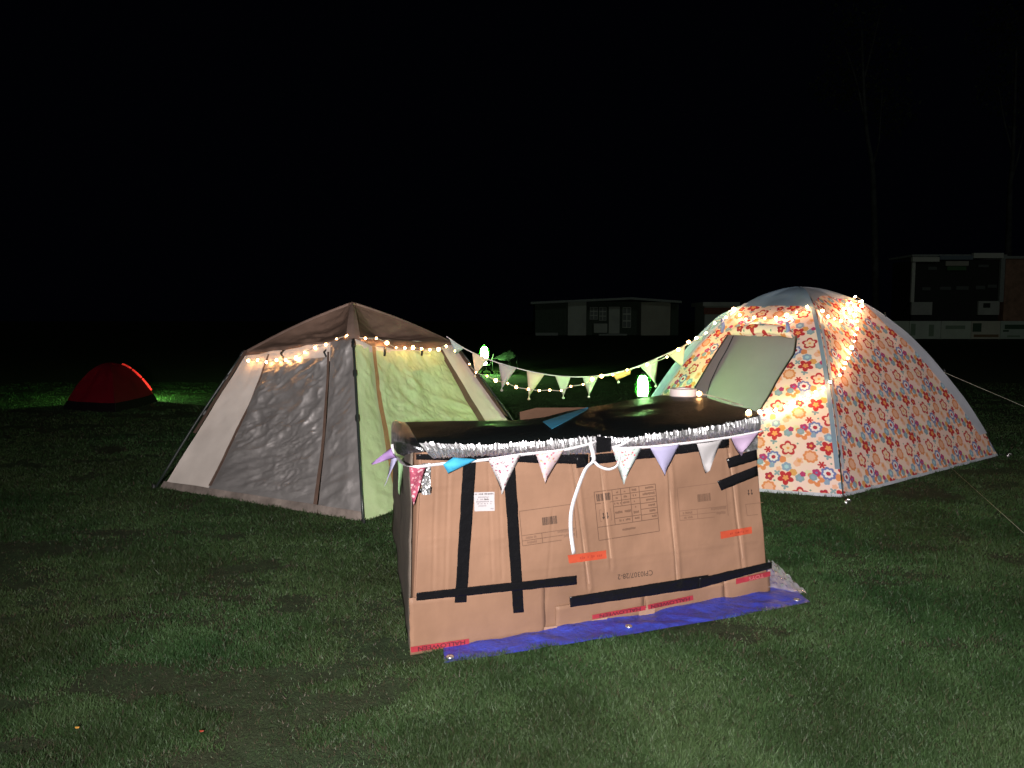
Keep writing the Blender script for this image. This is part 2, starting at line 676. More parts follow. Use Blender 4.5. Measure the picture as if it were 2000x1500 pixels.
roof_patch(e_L, e_F, 1.7, 0.11, fG, lambda v: 0.045 * (1 - v) + 0.004 + 0.008 * noise.noise(V((v * 9, 1, 1))))
roof_patch(e_F, e_R, 5.1, 0.13, fR, lambda v: 0.062 * math.sin(math.pi * v) ** 0.6 + 0.012 * noise.noise(V((v * 11, 4, 1))) + 0.004)
roof_patch(e_R, e_B, 8.3, 0.08)
roof_patch(e_B, e_L, 11.9, 0.08)
MB().lathe(apex1 + V((0, 0, -0.02)), [(0.045, 0), (0.035, 0.018), (0.01, 0.026)], 10).build('roof_cap', M_brown, tent, True)
# lighter sleeves along the roof ridges
M_ridge = mat('tan_nylon', (0.30, 0.205, 0.165), 0.5, var=0.15, vscale=8)
for e in (e_L, e_F, e_R, e_B):
    dv = (e - apex1)
    sd_ = dv.cross(V((0, 0, 1))).normalized()
    b = MB()
    b.grid(lambda u, v: lerp(apex1, e, 0.03 + 0.99 * v) + V((0, 0, 0.025 * math.sin(math.pi * v) + 0.014 - 0.05 * abs(u - .5))) + sd_ * (u - .5) * (0.04 + 0.09 * v), 6, 20)
    b.build('ridge_sleeve', M_ridge, tent, True)
# poles with feet, clips
for P, e in ((T1F, e_F), (T1L, e_L), (T1R, e_R), (T1B, e_B)):
    out = V((P.x - T1C.x, P.y - T1C.y, 0)).normalized()
    a, b = P + out * 0.075 + V((0, 0, -0.02)), e + out * 0.035
    pl = MB().tube([lerp(a, b, k / 6) + out * 0.02 * math.sin(math.pi * k / 6) for k in range(7)], 0.011, 8)
    po = pl.build('pole', M_pole, tent, True)
    MB().lathe(a + V((0, 0, -0.01)), [(0.018, 0), (0.018, 0.06), (0.013, 0.07)], 8).build('pole_foot', M_black, po)
    for t in (0.55, 0.80, 0.97):
        c = lerp(a, b, t)
        MB().lathe(c, [(0.016, -0.03), (0.02, -0.02), (0.02, 0.02), (0.016, 0.03)], 8, (b - a)).build('clip', M_black, po)
# toggles holding rolled covers
for (x, y, f) in ((557, 694, fG), (641, 692, fG), (745, 690, fR), (818, 689, fR)):
    pln = Plane(T1F, f.n)
    MB().tube([pln.hit(x + 2, y - 8, 0.03), pln.hit(x - 1, y, 0.05), pln.hit(x + 1, y + 8, 0.03)], 0.010, 6).build('toggle', M_black, tent, True)
# inside floor so that nothing is open below
MB().poly([T1F + V((0, 0, 0.006)), T1R + V((0, 0, 0.006)), T1B + V((0, 0, 0.006)), T1L + V((0, 0, 0.006))]).build('groundsheet', M_brown, tent)

# ------------------------------------------------------------------ floral dome tent on the right


def flower_group():
    g = bpy.data.node_groups.new('flower_shape', 'ShaderNodeTree')
    for nm, st in (('Lattice', 'NodeSocketVector'), ('Center', 'NodeSocketVector'), ('Radius', 'NodeSocketFloat'), ('Petals', 'NodeSocketFloat'), ('Depth', 'NodeSocketFloat'), ('Rot', 'NodeSocketFloat')):
        g.interface.new_socket(nm, in_out='INPUT', socket_type=st)
    g.interface.new_socket('R', in_out='OUTPUT', socket_type='NodeSocketFloat')
    T = NT(g)
    i = T.node('NodeGroupInput')
    o = T.node('NodeGroupOutput')
    d = T.vmath('WRAP', T.vmath('SUBTRACT', i.outputs[0], i.outputs[1]), (0.5, 0.5, 0.5), (-0.5, -0.5, -0.5))
    sp = T.node('ShaderNodeSeparateXYZ')
    T.l.new(d, sp.inputs[0])
    dx = T.math('MULTIPLY', T.math('MULTIPLY_ADD', sp.outputs[1], 0.44, sp.outputs[0]), 0.45)
    dy = T.math('MULTIPLY', sp.outputs[1], 0.385)
    th = T.math('ADD', T.math('ARCTAN2', dy, dx), i.outputs[5])
    lobe = T.math('ABSOLUTE', T.math('COSINE', T.math('MULTIPLY', T.math('MULTIPLY', th, 0.5), i.outputs[3])))
    lobe = T.math('SUBTRACT', 1.0, T.math('MULTIPLY', i.outputs[4], T.math('SUBTRACT', 1.0, lobe)))
    r = T.math('SQRT', T.math('ADD', T.math('MULTIPLY', dx, dx), T.math('MULTIPLY', dy, dy)))
    T.l.new(T.math('DIVIDE', r, T.math('MULTIPLY', lobe, i.outputs[2])), o.inputs[0])
    return g


def floral_mat():
    m = bpy.data.materials.new('floral_cotton')
    m.use_nodes = True
    T = NT(m.node_tree)
    b = m.node_tree.nodes['Principled BSDF']
    g = flower_group()
    uv = T.coord('UV')
    sp = T.node('ShaderNodeSeparateXYZ')
    T.l.new(uv, sp.inputs[0])
    vv = T.math('DIVIDE', sp.outputs[1], 0.385)
    uu = T.math('SUBTRACT', T.math('DIVIDE', sp.outputs[0], 0.45), T.math('MULTIPLY', vv, 0.44))
    cb = T.node('ShaderNodeCombineXYZ')
    T.l.new(uu, cb.inputs[0])
    T.l.new(vv, cb.inputs[1])
    lat = cb.outputs[0]
    f = T.rng(T.noise(7.0, 3, 0.5, uv), 0.35, 0.65)
    col = T.mix(f, (0.92, 0.65, 0.58), (0.90, 0.69, 0.54))
    RED, CRIM, CREAM, YEL = (0.52, 0.016, 0.026), (0.46, 0.012, 0.035), (0.86, 0.62, 0.44), (0.80, 0.34, 0.10)
    BLU, LBL, TEAL = (0.15, 0.20, 0.44), (0.26, 0.38, 0.50), (0.24, 0.36, 0.38)
    ORG, PEACH, MAG, WHT, GRN = (0.76, 0.26, 0.09), (0.86, 0.46, 0.30), (0.48, 0.03, 0.14), (0.82, 0.76, 0.74), (0.20, 0.34, 0.24)
    # dx, dy in 1/1411 m from the solid red flower (y up), radius, petals, depth, rings [(limit, colour)]
    F = [
        (275, -320, 45, 5, 0.15, [(1, PEACH)]), (125, -400, 45, 6, 0.2, [(1, (0.74, 0.72, 0.42))]), (105, 90, 35, 5, 0.3, [(1, PEACH)]),
        (-375, -280, 50, 5, 0.3, [(1, PEACH), (0.5, YEL)]), (-80, -430, 40, 5, 0.2, [(1, LBL)]), (-230, -230, 55, 6, 0.2, [(1, (0.80, 0.60, 0.44))]),
        (155, -180, 88, 9, 0.16, [(1, ORG), (0.66, PEACH)]),
        (-185, -320, 48, 5, 0.15, [(1, ORG)]), (-65, 95, 48, 6, 0.15, [(1, (0.74, 0.36, 0.10))]),
        (-320, 100, 98, 5, 0.42, [(1, ORG), (0.42, WHT), (0.12, BLU)]),
        (-155, 50, 56, 6, 0.2, [(1, TEAL), (0.5, LBL)]), (-175, 110, 36, 5, 0.2, [(1, MAG)]),
        (-20, -110, 44, 4, 0.75, [(1, TEAL)]), (110, 30, 42, 4, 0.75, [(1, TEAL)]),
        (15, -240, 50, 6, 0.72, [(1, RED)]),
        (-75, -320, 88, 8, 0.20, [(1, BLU), (0.66, WHT), (0.32, CRIM)]),
        (45, -360, 52, 5, 0.2, [(1, MAG), (0.28, BLU)]), (-255, -400, 62, 6, 0.2, [(1, LBL), (0.45, (0.4, 0.62, 0.66))]),
        (65, -430, 46, 6, 0.15, [(1, TEAL), (0.5, LBL)]),
        (-75, -185, 13, 4, 0.3, [(1, GRN)]), (115, -75, 14, 4, 0.3, [(1, GRN)]), (-300, -60, 13, 4, 0.3, [(1, GRN)]),
        (-210, -155, 104, 5, 0.34, [(1, RED), (0.68, CREAM), (0.2, YEL)]),
        (185, -40, 58, 5, 0.30, [(1, CRIM), (0.34, YEL)]),
        (0, 0, 98, 5, 0.45, [(1, RED), (0.40, YEL)]),
    ]
    for k, (dx, dy, rad, pet, dep, rings) in enumerate(F):
        x, y = dx / 1411, dy / 1411
        lv = y / 0.385
        lu = x / 0.45 - 0.44 * lv
        nd = T.node('ShaderNodeGroup')
        nd.node_tree = g
        T.l.new(lat, nd.inputs[0])
        nd.inputs[1].default_value = (lu, lv, 0)
        nd.inputs[2].default_value = rad / 1411
        nd.inputs[3].default_value = pet
        nd.inputs[4].default_value = dep
        nd.inputs[5].default_value = 0.3 + k * 0.9
        for lim, c in rings:
            msk = T.rng(nd.outputs[0], lim * 1.04, lim * 0.94)
            col = T.mix(msk, col, c)
    col = T.mix(0.03, col, (0.88, 0.62, 0.50))
    T.l.new(col, b.inputs['Base Color'])
    b.inputs['Roughness'].default_value = 0.7
    b.inputs['Specular IOR Level'].default_value = 0.2
    tr = T.node('ShaderNodeBsdfTranslucent')
    T.l.new(col, tr.inputs[0])
    mx = T.node('ShaderNodeMixShader')
    mx.inputs[0].default_value = 0.18
    T.l.new(b.outputs[0], mx.inputs[1])
    T.l.new(tr.outputs[0], mx.inputs[2])
    T.l.new(mx.outputs[0], m.node_tree.nodes['Material Output'].inputs[0])
    MATS['floral'] = m
    return m


M_floral = floral_mat()
M_trim = mat('pale_grey_nylon', (0.52, 0.54, 0.60), 0.5, var=0.06, transl=0.15)
M_cap = mat('blue_grey_nylon', (0.20, 0.27, 0.34), 0.5, var=0.08, transl=0.1)
M_cap2 = mat('light_grey_nylon', (0.45, 0.46, 0.50), 0.5, var=0.08, transl=0.1)
M_inner = mat('grey_green_inner', (0.30, 0.285, 0.28), 0.55, var=0.05, vscale=3, transl=0.1)
M_blue_trim = mat('lilac_trim', (0.22, 0.25, 0.48), 0.6)
M_cord = mat('guy_cord', (0.30, 0.30, 0.24), 0.6)

APX = at(1562, 561, 8.5)
T2C = V((APX.x, APX.y, 0))
dome = thing('dome_tent', 'dome tent of flowered fabric with open door, right of the cardboard counter', 'tent', T2C)


def arch(P, r, C=None, top=None):
    C, top = C or T2C, top or APX
    q = lerp(C, P, r)
    return V((q.x, q.y, top.z * (1 - r * r) + 0.0))


def patch_fn(P, Q, bulge=0.0, sag=0.03, C=None, top=None, seed=0.0, wr=0.013):
    C_, top_ = C or T2C, top or APX
    n = V((-(Q - P).y, (Q - P).x, 0)).normalized()
    if n.dot((P + Q) / 2 - C_) < 0:
        n = -n
    eh = V(((Q - P).x, (Q - P).y, 0)).normalized()
    m0 = (P + Q) / 2
    up = V((top_.x, top_.y, top_.z)) - m0
    up = (up - eh * up.dot(eh)).normalized()
    nf = eh.cross(up)
    if nf.dot(n) < 0:
        nf = -nf

    def f(r, w, off=0.0):
        p = lerp(arch(P, r, C_, top_), arch(Q, r, C_, top_), w)
        k = 4 * w * (1 - w)
        d = n * (bulge * k * min(1, max(0, (r - 0.25) / 0.75)))
        q = V((w * 5, r * 4, seed))
        return p + d + nf * (off - sag * k * math.sin(math.pi * r) + wr * fbm(q, 3))
    f.uv = lambda p: ((p - P).dot(eh), (p - P).dot(up))
    f.n = nf
    return f


def patch(name, f, r0, r1, w0, w1, nr, nw, m, par, off=0.0, label=None):
    """w0, w1 may be functions of r"""
    b = MB()
    F0 = w0 if callable(w0) else (lambda r: w0)
    F1 = w1 if callable(w1) else (lambda r: w1)

    def g_(u, v):
        r = lerp(r0(v) if callable(r0) else r0, r1(v) if callable(r1) else r1, u)
        return f(r, lerp(F0(r), F1(r), v), off)
    b.grid(g_, nr, nw)
    b.build(name, m, par, True, uvs=[f.uv(p) for p in b.v], label=label)
    return b


f_r = patch_fn(T2F, T2R, 0.0, 0.05, seed=2.0)
f_d = patch_fn(T2F, T2L, 0.42, 0.03, seed=4.0)
f_b1 = patch_fn(T2R, T2B, 0.0, 0.05, seed=6.0)
f_b2 = patch_fn(T2B, T2L, 0.0, 0.05, seed=8.0)
RC = 0.31
rc_r = lambda w_: RC - 0.11 * 4 * w_ * (1 - w_)
rc_d = lambda w_: RC + 0.02 - 0.02 * 4 * w_ * (1 - w_)
b_right = patch('side_panel', f_r, rc_r, 0.994, 0.0, 1.0, 50, 40, M_floral, dome, label='flowered side panel')
patch('roof_cap', f_r, 0.0, lambda w_: rc_r(w_) + 0.01, 0, 1, 14, 16, M_cap2, dome, 0.004, 'light grey roof segment')
patch('roof_cap', f_d, 0.0, lambda w_: rc_d(w_) + 0.01, 0, 1, 14, 16, M_cap, dome, 0.004, 'blue grey roof segment')
for ff in (f_b1, f_b2):
    patch('side_panel', ff, RC, 0.985, 0, 1, 24, 20, M_floral, dome)
    patch('roof_cap', ff, 0.0, RC + 0.01, 0, 1, 8, 10, M_cap2, dome, 0.004)

# find where photo pixels fall on the door side
_g = []
for i in range(141):
    r = 0.2 + 0.8 * i / 140
    for j in range(101):
        wv = j / 100
        _g.append((r, wv, *proj(f_d(r, wv))))
_g = np.array(_g)


def inv_d(px, py):
    k = np.argmin((_g[:, 2] - px) ** 2 + (_g[:, 3] - py) ** 2)
    return _g[k, 0], _g[k, 1]


def interp(pts):
    pts = sorted(pts)

    def f(r):
        if r <= pts[0][0]:
            return pts[0][1]
        for (a, b), (c, d) in zip(pts, pts[1:]):
            if r <= c:
                return b + (d - b) * (r - a) / max(c - a, 1e-6)
        (a, b), (c, d) = pts[-2], pts[-1]
        return min(0.97, max(0.03, d + (d - b) * (r - c) / max(c - a, 1e-6) * 0.3))
    return f


DR = [inv_d(*p) for p in ((1556, 668), (1552, 690), (1538, 712), (1520, 742), (1500, 775), (1478, 812))]
DL = [inv_d(*p) for p in ((1424, 652), (1405, 682), (1385, 712), (1362, 748))]
w_a, w_b = interp(DR), interp(DL)
r_top = inv_d(1490, 658)[0]
print('door', r_top, DR, DL)
HEM = 0.995
patch('front_panel', f_d, rc_d, r_top, 0, 1, 12, 30, M_floral, dome, label='flowered panel above the door')
patch('front_panel', f_d, r_top, HEM, 0.0, w_a, 40, 20, M_floral, dome, label='flowered panel right of the door')
patch('front_panel', f_d, r_top, HEM, w_b, 1.0, 40, 16, M_floral, dome, label='flowered panel left of the door')
patch('hem', f_d, HEM - 0.002, 1.0, 0.0, w_a, 3, 20, M_trim, dome, 0.003)
patch('hem', f_r, HEM - 0.003, 0.999, 0.0, 1.0, 3, 30, M_trim, dome, 0.003)
# inner tent behind the door
f_in = patch_fn(lerp(T2C, T2F, 0.80), lerp(T2C, T2L, 0.80), 0.12, 0.0, seed=9.0, wr=0.004)


def inner(r, w_, off=0.0):
    p = lerp(lerp(T2C, T2F, r * 0.84), lerp(T2C, T2L, r * 0.84), w_)
    return V((p.x, p.y, APX.z * 0.93 * (1 - r ** 2.1))) + f_d.n * (0.30 * 4 * w_ * (1 - w_) * max(0, (r - 0.4) / 0.6) + off)


inner.uv = f_d.uv
b_in = patch('inner_tent', inner, 0.30, 1.0, 0.02, 0.98, 24, 20, M_inner, dome, label='plain grey green inner tent')
cut = [(1434, 652), (1420, 682), (1405, 708), (1388, 745), (1375, 790)]
bv = b_in.bvh()
pts = []
for (x, y) in cut:
    h = bv.ray_cast(O, ray(x, y).normalized())
    pts.append(h[0] if h[0] else at(x, y, 8.0))
MB().tube([p - ray(1400, 700).normalized() * 0.012 for p in pts], 0.006, 5).build('inner_seam', mat('dark_seam', (0.03, 0.035, 0.034), 0.6), dome, True)
# rolled door
def dpt(px, py, off):
    r, w_ = inv_d(px, py)
    return f_d(r, w_, off)


roll = MB().tube([dpt(x, y, 0.035) for x, y in ((1424, 655), (1440, 651), (1465, 648), (1495, 646), (1520, 648), (1538, 653), (1550, 660))], [0.02, 0.045, 0.055, 0.058, 0.055, 0.048, 0.025], 10)
roll.build('rolled_door', M_floral, dome, True, uvs=[f_d.uv(p) for p in roll.v])
for x, y in ((1416, 646), (1543, 652)):
    c = dpt(x, y, 0.08)
    MB().tube([c + V((0, 0, 0.07)), c + V((0.01, -0.02, 0.0)), c + V((0, 0, -0.07))], [0.018, 0.022, 0.016], 6).build('door_toggle', M_blue_trim, dome, True)
zb = MB()
zb.tube([f_d(r, w_a(r), 0.008) for r in np.linspace(r_top, 0.97, 22)], 0.007, 5)
zb.build('zip', M_black, dome, True)
zb = MB()
zb.tube([f_d(r, w_b(r), 0.008) for r in np.linspace(r_top, 0.97, 22)], 0.007, 5)
zb.build('zip', M_black, dome, True)


# pole sleeves over the arches
def sleeve(f, w0, w1, r0, r1, m, lab=None, off=0.014):
    patch('pole_sleeve', f, r0, r1, w0, w1, 30, 4, m, dome, off, lab)


sleeve(f_r, lambda r: 1 - 0.060 * min(1, (r - RC) * 6 + .1) / max(r, .2), 1.0, RC, 0.93, M_trim, 'pale sleeve along the right pole')
sleeve(f_b1, 0.0, lambda r: 0.03 / max(r, .2), RC, 0.93, M_trim)
sleeve(f_r, 0.0, lambda r: 0.013 / max(r, .2), RC, 0.94, M_trim, 'pale sleeve along the front pole')
sleeve(f_d, 0.0, lambda r: 0.014 / max(r, .2), RC, 0.94, M_cap, 'grey sleeve along the front pole')
sleeve(f_d, lambda r: 1 - 0.020 / max(r, .2), 1.0, RC, 0.94, M_trim, 'pale sleeve along the left pole')
oL = V((T2L.x - T2C.x, T2L.y - T2C.y, 0)).normalized()
MB().grid(lambda u, v: arch(T2L, lerp(RC, 0.95, u)) + (oL * 0.065 + V((0, 0, 0.03)) + V((-0.02, -0.03, 0))) * v * min(1, u * 6) + V((0, -0.015, 0)), 30, 3).build('pole_sleeve', mat('lantern_tint_nylon', (0.30, 0.50, 0.50), 0.5, transl=0.15), dome, True, label='sleeve with green lantern light in its colour, standing out along the left pole', thick=0.003)  # lantern green mixed into the blue-grey sleeve colour
for P in (T2F, T2R, T2L, T2B):
    out = V((P.x - T2C.x, P.y - T2C.y, 0)).normalized()
    MB().tube([arch(P, r) + out * 0.006 - V((0, 0, 0.01 if r > .9 else 0.02)) for r in np.linspace(0, 1.0, 26)], 0.007, 6).build('pole', M_pole, dome, True)
    MB().tube([P + out * 0.01 + V((0, 0, 0.02)), P + out * 0.09 + V((0, 0, 0.006))], 0.008, 5).build('peg_loop', M_black, dome, True)
for P, t in ((T2R, 0.40), (T2R, 0.70), (T2L, 0.40), (T2F, 0.9)):
    a = arch(P, t)
    out = V((P.x - T2C.x, P.y - T2C.y, 0)).normalized()
    MB().tube([a + out * 0.02 + V((0, 0, .03)), a + out * 0.035, a + out * 0.02 - V((0, 0, .05))], 0.009, 5).build('clip', M_black, dome, True)
# guy lines run out to the right
a = arch(T2R, 0.70)
MB().tube([a, gnd(2260, 905)], 0.002, 5).build('guy_line', M_cord, dome, True)
a2 = f_r(0.97, 0.60)
MB().tube([a2, gnd(2110, 1140)], 0.0018, 5).build('guy_line', M_cord, dome, True)
PG = [(gnd(1652, 986), T2F, 'bright metal tent peg at the front corner of the flowered tent'), (gnd(1968, 894), T2R, 'bright metal tent peg at the right corner of the flowered tent')]
for c, P, lab in PG:
    pg = thing('tent_peg', lab, 'tent peg', c, 'tent pegs')
    MB().tube([c + V((0, 0, -0.10)), c + V((0.0, 0, 0.035)), c + V((0.012, -0.006, 0.05)), c + V((0.03, -0.012, 0.045)), c + V((0.034, -0.012, 0.03))], 0.006, 8).build('shaft', M_steel, pg, True)
    MB().lathe(c + V((0, 0, 0.022)), [(0.004, 0), (0.017, 0.003), (0.019, 0.010), (0.012, 0.017), (0.004, 0.019)], 10, (0.05, -1, 0.35)).build('head', M_steel, pg, True)
# ------------------------------------------------------------------ cardboard counter


def card_mat(name, col):
    m = bpy.data.materials.new(name)
    m.use_nodes = True
    T = NT(m.node_tree)
    b = m.node_tree.nodes['Principled BSDF']
    b.inputs['Roughness'].default_value = 0.62
    b.inputs['Specular IOR Level'].default_value = 0.25
    vec = T.coord('Object')
    f1 = T.rng(T.noise(2.2, 4, 0.6, vec), 0.3, 0.7)
    f2 = T.rng(T.noise(60.0, 3, 0.6, T.coord('Object', (1, 1, 0.15))), 0.2, 0.8)
    c = T.mix(f1, tuple(x * 0.80 for x in col), tuple(x * 1.14 for x in col))
    c = T.mix(T.math('MULTIPLY', f2, 0.18), c, tuple(x * 0.7 for x in col))
    sc = T.rng(T.noise(5.0, 5, 0.7, T.coord('Object', (1, 1, 2.5))), 0.62, 0.75)
    c = T.mix(T.math('MULTIPLY', sc, 0.35), c, tuple(min(1, x * 0.6) for x in col))
    T.l.new(c, b.inputs['Base Color'])
    bn = T.node('ShaderNodeBump')
    bn.inputs['Strength'].default_value = 0.25
    bn.inputs['Distance'].default_value = 0.004
    T.l.new(T.noise(30.0, 4, 0.65, vec), bn.inputs['Height'])
    T.l.new(bn.outputs[0], b.inputs['Normal'])
    MATS[name] = m
    return m


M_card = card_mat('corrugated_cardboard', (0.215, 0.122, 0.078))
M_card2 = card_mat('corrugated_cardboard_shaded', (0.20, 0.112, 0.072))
M_card_dark = mat('shading_dark_cardboard', (0.13, 0.105, 0.085), 0.7, var=0.2)  # shading of the grazing side put into a darker cardboard colour
M_tape = mat('black_tape', (0.006, 0.006, 0.007), 0.18, spec=0.22, bump=0.8, bscale=28, bdist=0.008)
M_clear = mat('clear_tape', (0.30, 0.185, 0.125), 0.2, spec=0.6, bump=0.4, bscale=60, bdist=0.003)
M_ink = mat('brown_ink', (0.090, 0.048, 0.030), 0.7)
M_ink2 = mat('black_ink', (0.028, 0.017, 0.013), 0.7)
M_ink3 = mat('faded_ink', (0.135, 0.074, 0.047), 0.7)
M_redp = mat('dark_red_print', (0.26, 0.022, 0.032), 0.55, var=0.15, vscale=14)
M_redt = mat('maroon_ink', (0.07, 0.008, 0.016), 0.6)
M_orange = mat('orange_sticker', (0.36, 0.055, 0.025), 0.5, var=0.12, vscale=18)
M_label = mat('white_paper', (0.37, 0.35, 0.36), 0.5)
M_grey_ink = mat('grey_ink', (0.17, 0.15, 0.16), 0.6)

PTL = gnd(826, 880, 0.985)
nrm = (BXR - BXL).cross(PTL - BXL)
if nrm.y > 0:
    nrm = -nrm
FP = Plane(BXL, nrm)
counter = thing('counter', 'long counter of flattened brown cartons bound with black tape, front centre', 'counter', (BXL + BXR) / 2 + V((0.1, 0.6, 0)))

FTL, FTR, FBR, FBL = FP.hit(824, 884), FP.hit(1474, 852), FP.hit(1501, 1160), FP.hit(805, 1279)
CRE = [((1118, 885), (1150, 1150), 1.0), ((1172, 885), (1194, 1110), 0.5), ((1303, 880), (1323, 1140), 1.0), ((1424, 870), (1452, 1125), 0.9),
       ((853, 900), (843, 1260), 0.35), ((879, 900), (866, 1260), 0.35), ((955, 900), (962, 1130), 0.3), ((975, 900), (981, 1130), 0.3), ((1062, 1220), (1078, 1000), 0.2)]
CRH = [((838, 958), (985, 955), 0.35), ((820, 1062), (985, 1058), 0.35), ((1020, 1120), (1480, 1060), 0.35), ((1010, 935), (1420, 905), 0.25)]


def seg_d(p, a, b):
    ab = (b[0] - a[0], b[1] - a[1])
    L2 = ab[0] ** 2 + ab[1] ** 2
    t = ((p[0] - a[0]) * ab[0] + (p[1] - a[1]) * ab[1]) / L2
    tt = min(1, max(0, t))
    q = (a[0] + ab[0] * tt, a[1] + ab[1] * tt)
    d = math.hypot(p[0] - q[0], p[1] - q[1])
    sg = 1 if (p[0] - q[0]) * ab[1] - (p[1] - q[1]) * ab[0] > 0 else -1
    return d, sg


def fdisp(p):
    x, y = proj(p)
    d = 0.015 * fbm(V((p.x * 2.2, p.z * 2.0, 4.0)), 3) + 0.0018 * fbm(V((p.x * 9, p.z * 5.0, 2.0)), 2)
    for a, b, k in CRE + CRH:
        q, sg = seg_d((x, y), a, b)
        if q < 18:
            d += k * (-0.006 * math.exp(-(q / 2.2) ** 2) + 0.0035 * math.exp(-((q - 5) / 4.0) ** 2) + (0.002 * sg * math.exp(-(q / 9) ** 2)))
    return d


fb = MB()


def ff(u, v):
    p = lerp(lerp(FBL, FBR, u), lerp(FTL, FTR, u), v)
    return p + FP.n * fdisp(p)


fb.grid(ff, 330, 70)
front = fb.build('front_panel', M_card, counter, True, label='upright front of joined brown cartons', thick=0.006)
fbv = fb.bvh()


def fhit(x, y, off=0.0):
    h = fbv.ray_cast(O, ray(x, y).normalized())
    p = h[0] if h[0] is not None else FP.hit(x, y)
    return p + FP.n * off


def fquad(name, q, off, m, par, nu=8, nv=2, label=None, thick=0.0, ragged=0.0):
    """q: TL, TR, BR, BL in photo pixels"""
    b = MB()

    def f(u, v):
        x0, y0 = lerp(V(q[3]), V(q[2]), u)
        x1, y1 = lerp(V(q[0]), V(q[1]), u)
        x, y = lerp(x0, x1, v), lerp(y0, y1, v)
        if ragged:
            y += ragged * noise.noise(V((u * 9, v * 3, off * 900)))
            x += ragged * noise.noise(V((v * 9, u * 3, off * 700)))
        return fhit(x, y, off + (0.004 * abs(fbm(V((x * .05, y * .05, off * 500)), 3)) if thick else 0))
    b.grid(f, nu, nv)
    return b.build(name, m, par, True, label=label, thick=thick)


# lower carton flap that kicks out at the foot
fquad('carton_flap', [(798, 1166), (905, 1150), (1080, 1128), (801, 1280)][:0] or [(798, 1167), (1062, 1134), (1064, 1237), (801, 1281)], 0.008, M_card, counter, 30, 8, 'lower carton flap at the left foot', 0.004, 1.2)
fquad('carton_flap', [(1085, 1184), (1255, 1158), (1258, 1201), (1084, 1232)], 0.005, M_card, counter, 20, 6, None, 0.004, 1.0)
fquad('carton_flap', [(1258, 1160), (1412, 1137), (1414, 1172), (1262, 1200)], 0.006, M_card, counter, 20, 6, None, 0.004, 1.0)
fquad('carton_flap', [(1412, 1133), (1501, 1116), (1503, 1158), (1416, 1175)], 0.008, M_card, counter, 12, 6, None, 0.004, 1.0)
fquad('clear_tape', [(1060, 1222), (1086, 1219), (1086, 1232), (1060, 1236)], 0.014, M_clear, counter, 4, 2)
fquad('clear_tape', [(1154, 1209), (1184, 1203), (1184, 1212), (1154, 1217)], 0.012, M_clear, counter, 4, 2)
fquad('clear_tape', [(1245, 1187), (1276, 1181), (1276, 1196), (1245, 1203)], 0.014, M_clear, counter, 4, 2)
# strips of clear tape down the joints
for a, b in (((1118, 905), (1150, 1140)), ((1172, 905), (1193, 1090)), ((1303, 895), (1323, 1140)), ((1424, 885), (1450, 1090))):
    fquad('clear_tape', [(a[0] - 1.6, a[1]), (a[0] + 1.6, a[1]), (b[0] + 1.2, b[1]), (b[0] - 1.2, b[1])], 0.0025, M_clear, counter, 1, 40)

# left side: narrow folded return, then the side wing, its shading put into a dark colour
se = MB()
TOPB = at(768, 905, BSL.y)
RET_T, RET_B = at(808, 884, FTL.y + 0.05), at(802.5, 1270, BXL.y + 0.06)
se.grid(lambda u, v: lerp(lerp(FBL, FTL, v), lerp(RET_B, RET_T, v), u), 3, 20)
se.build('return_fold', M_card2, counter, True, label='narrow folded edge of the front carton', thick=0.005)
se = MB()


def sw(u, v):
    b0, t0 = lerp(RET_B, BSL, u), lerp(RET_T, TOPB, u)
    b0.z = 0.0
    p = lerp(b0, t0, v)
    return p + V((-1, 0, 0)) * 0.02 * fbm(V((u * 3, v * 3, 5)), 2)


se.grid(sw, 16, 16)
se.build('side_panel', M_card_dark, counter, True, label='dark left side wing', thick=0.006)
# right side and rear
BRR = V((1.42, 5.65, 0))
MB().grid(lambda u, v: lerp(lerp(FBR, BRR, u), lerp(FTR, BRR + V((0, 0, 0.93)), u), v), 8, 8).build('side_panel', M_card, counter, True, thick=0.006)
BLR = V((-0.55, 4.35, 0))
MB().grid(lambda u, v: lerp(lerp(BLR, BRR, u), lerp(BLR + V((0, 0, 0.86)), BRR + V((0, 0, 0.90)), u), v), 8, 8).build('rear_panel', M_card, counter, True, thick=0.006)

# black tape
TP = [
    ([(812, 886), (1148, 886), (1148, 906), (812, 897)], 0.006, 30, 3),
    ([(903, 892), (928, 892), (909, 1173), (886, 1174)], 0.0155, 8, 60),
    ([(980, 900), (1003, 900), (1021, 1193), (1000, 1194)], 0.0155, 8, 60),
    ([(811, 1154), (1123, 1121), (1123, 1138), (811, 1169)], 0.0195, 60, 6),
    ([(1109, 1163), (1380, 1120), (1364, 1146), (1111, 1183)], 0.0165, 50, 6),
    ([(1362, 1126), (1503, 1094), (1503, 1107), (1360, 1146)], 0.019, 28, 6),
    ([(1417, 895), (1476, 876), (1478, 897), (1422, 914)], 0.007, 8, 3),
    ([(1399, 939), (1477, 908), (1479, 928), (1407, 957)], 0.008, 10, 3),
    ([(1150, 888), (1310, 870), (1312, 889), (1150, 907)], 0.006, 14, 3),
    ([(1300, 872), (1422, 856), (1422, 873), (1302, 889)], 0.007, 12, 3),
    ([(1122, 892), (1143, 890), (1145, 910), (1124, 913)], 0.010, 3, 3),
    ([(1293, 880), (1311, 878), (1312, 897), (1295, 899)], 0.010, 3, 3),
    ([(826, 950), (843, 950), (842, 962), (806, 962)], 0.006, 3, 2),
]
for q, off, nu, nv in TP:
    fquad('tape_strip', q, off, M_tape, counter, nu, nv, None, 0.0012, 0.8)


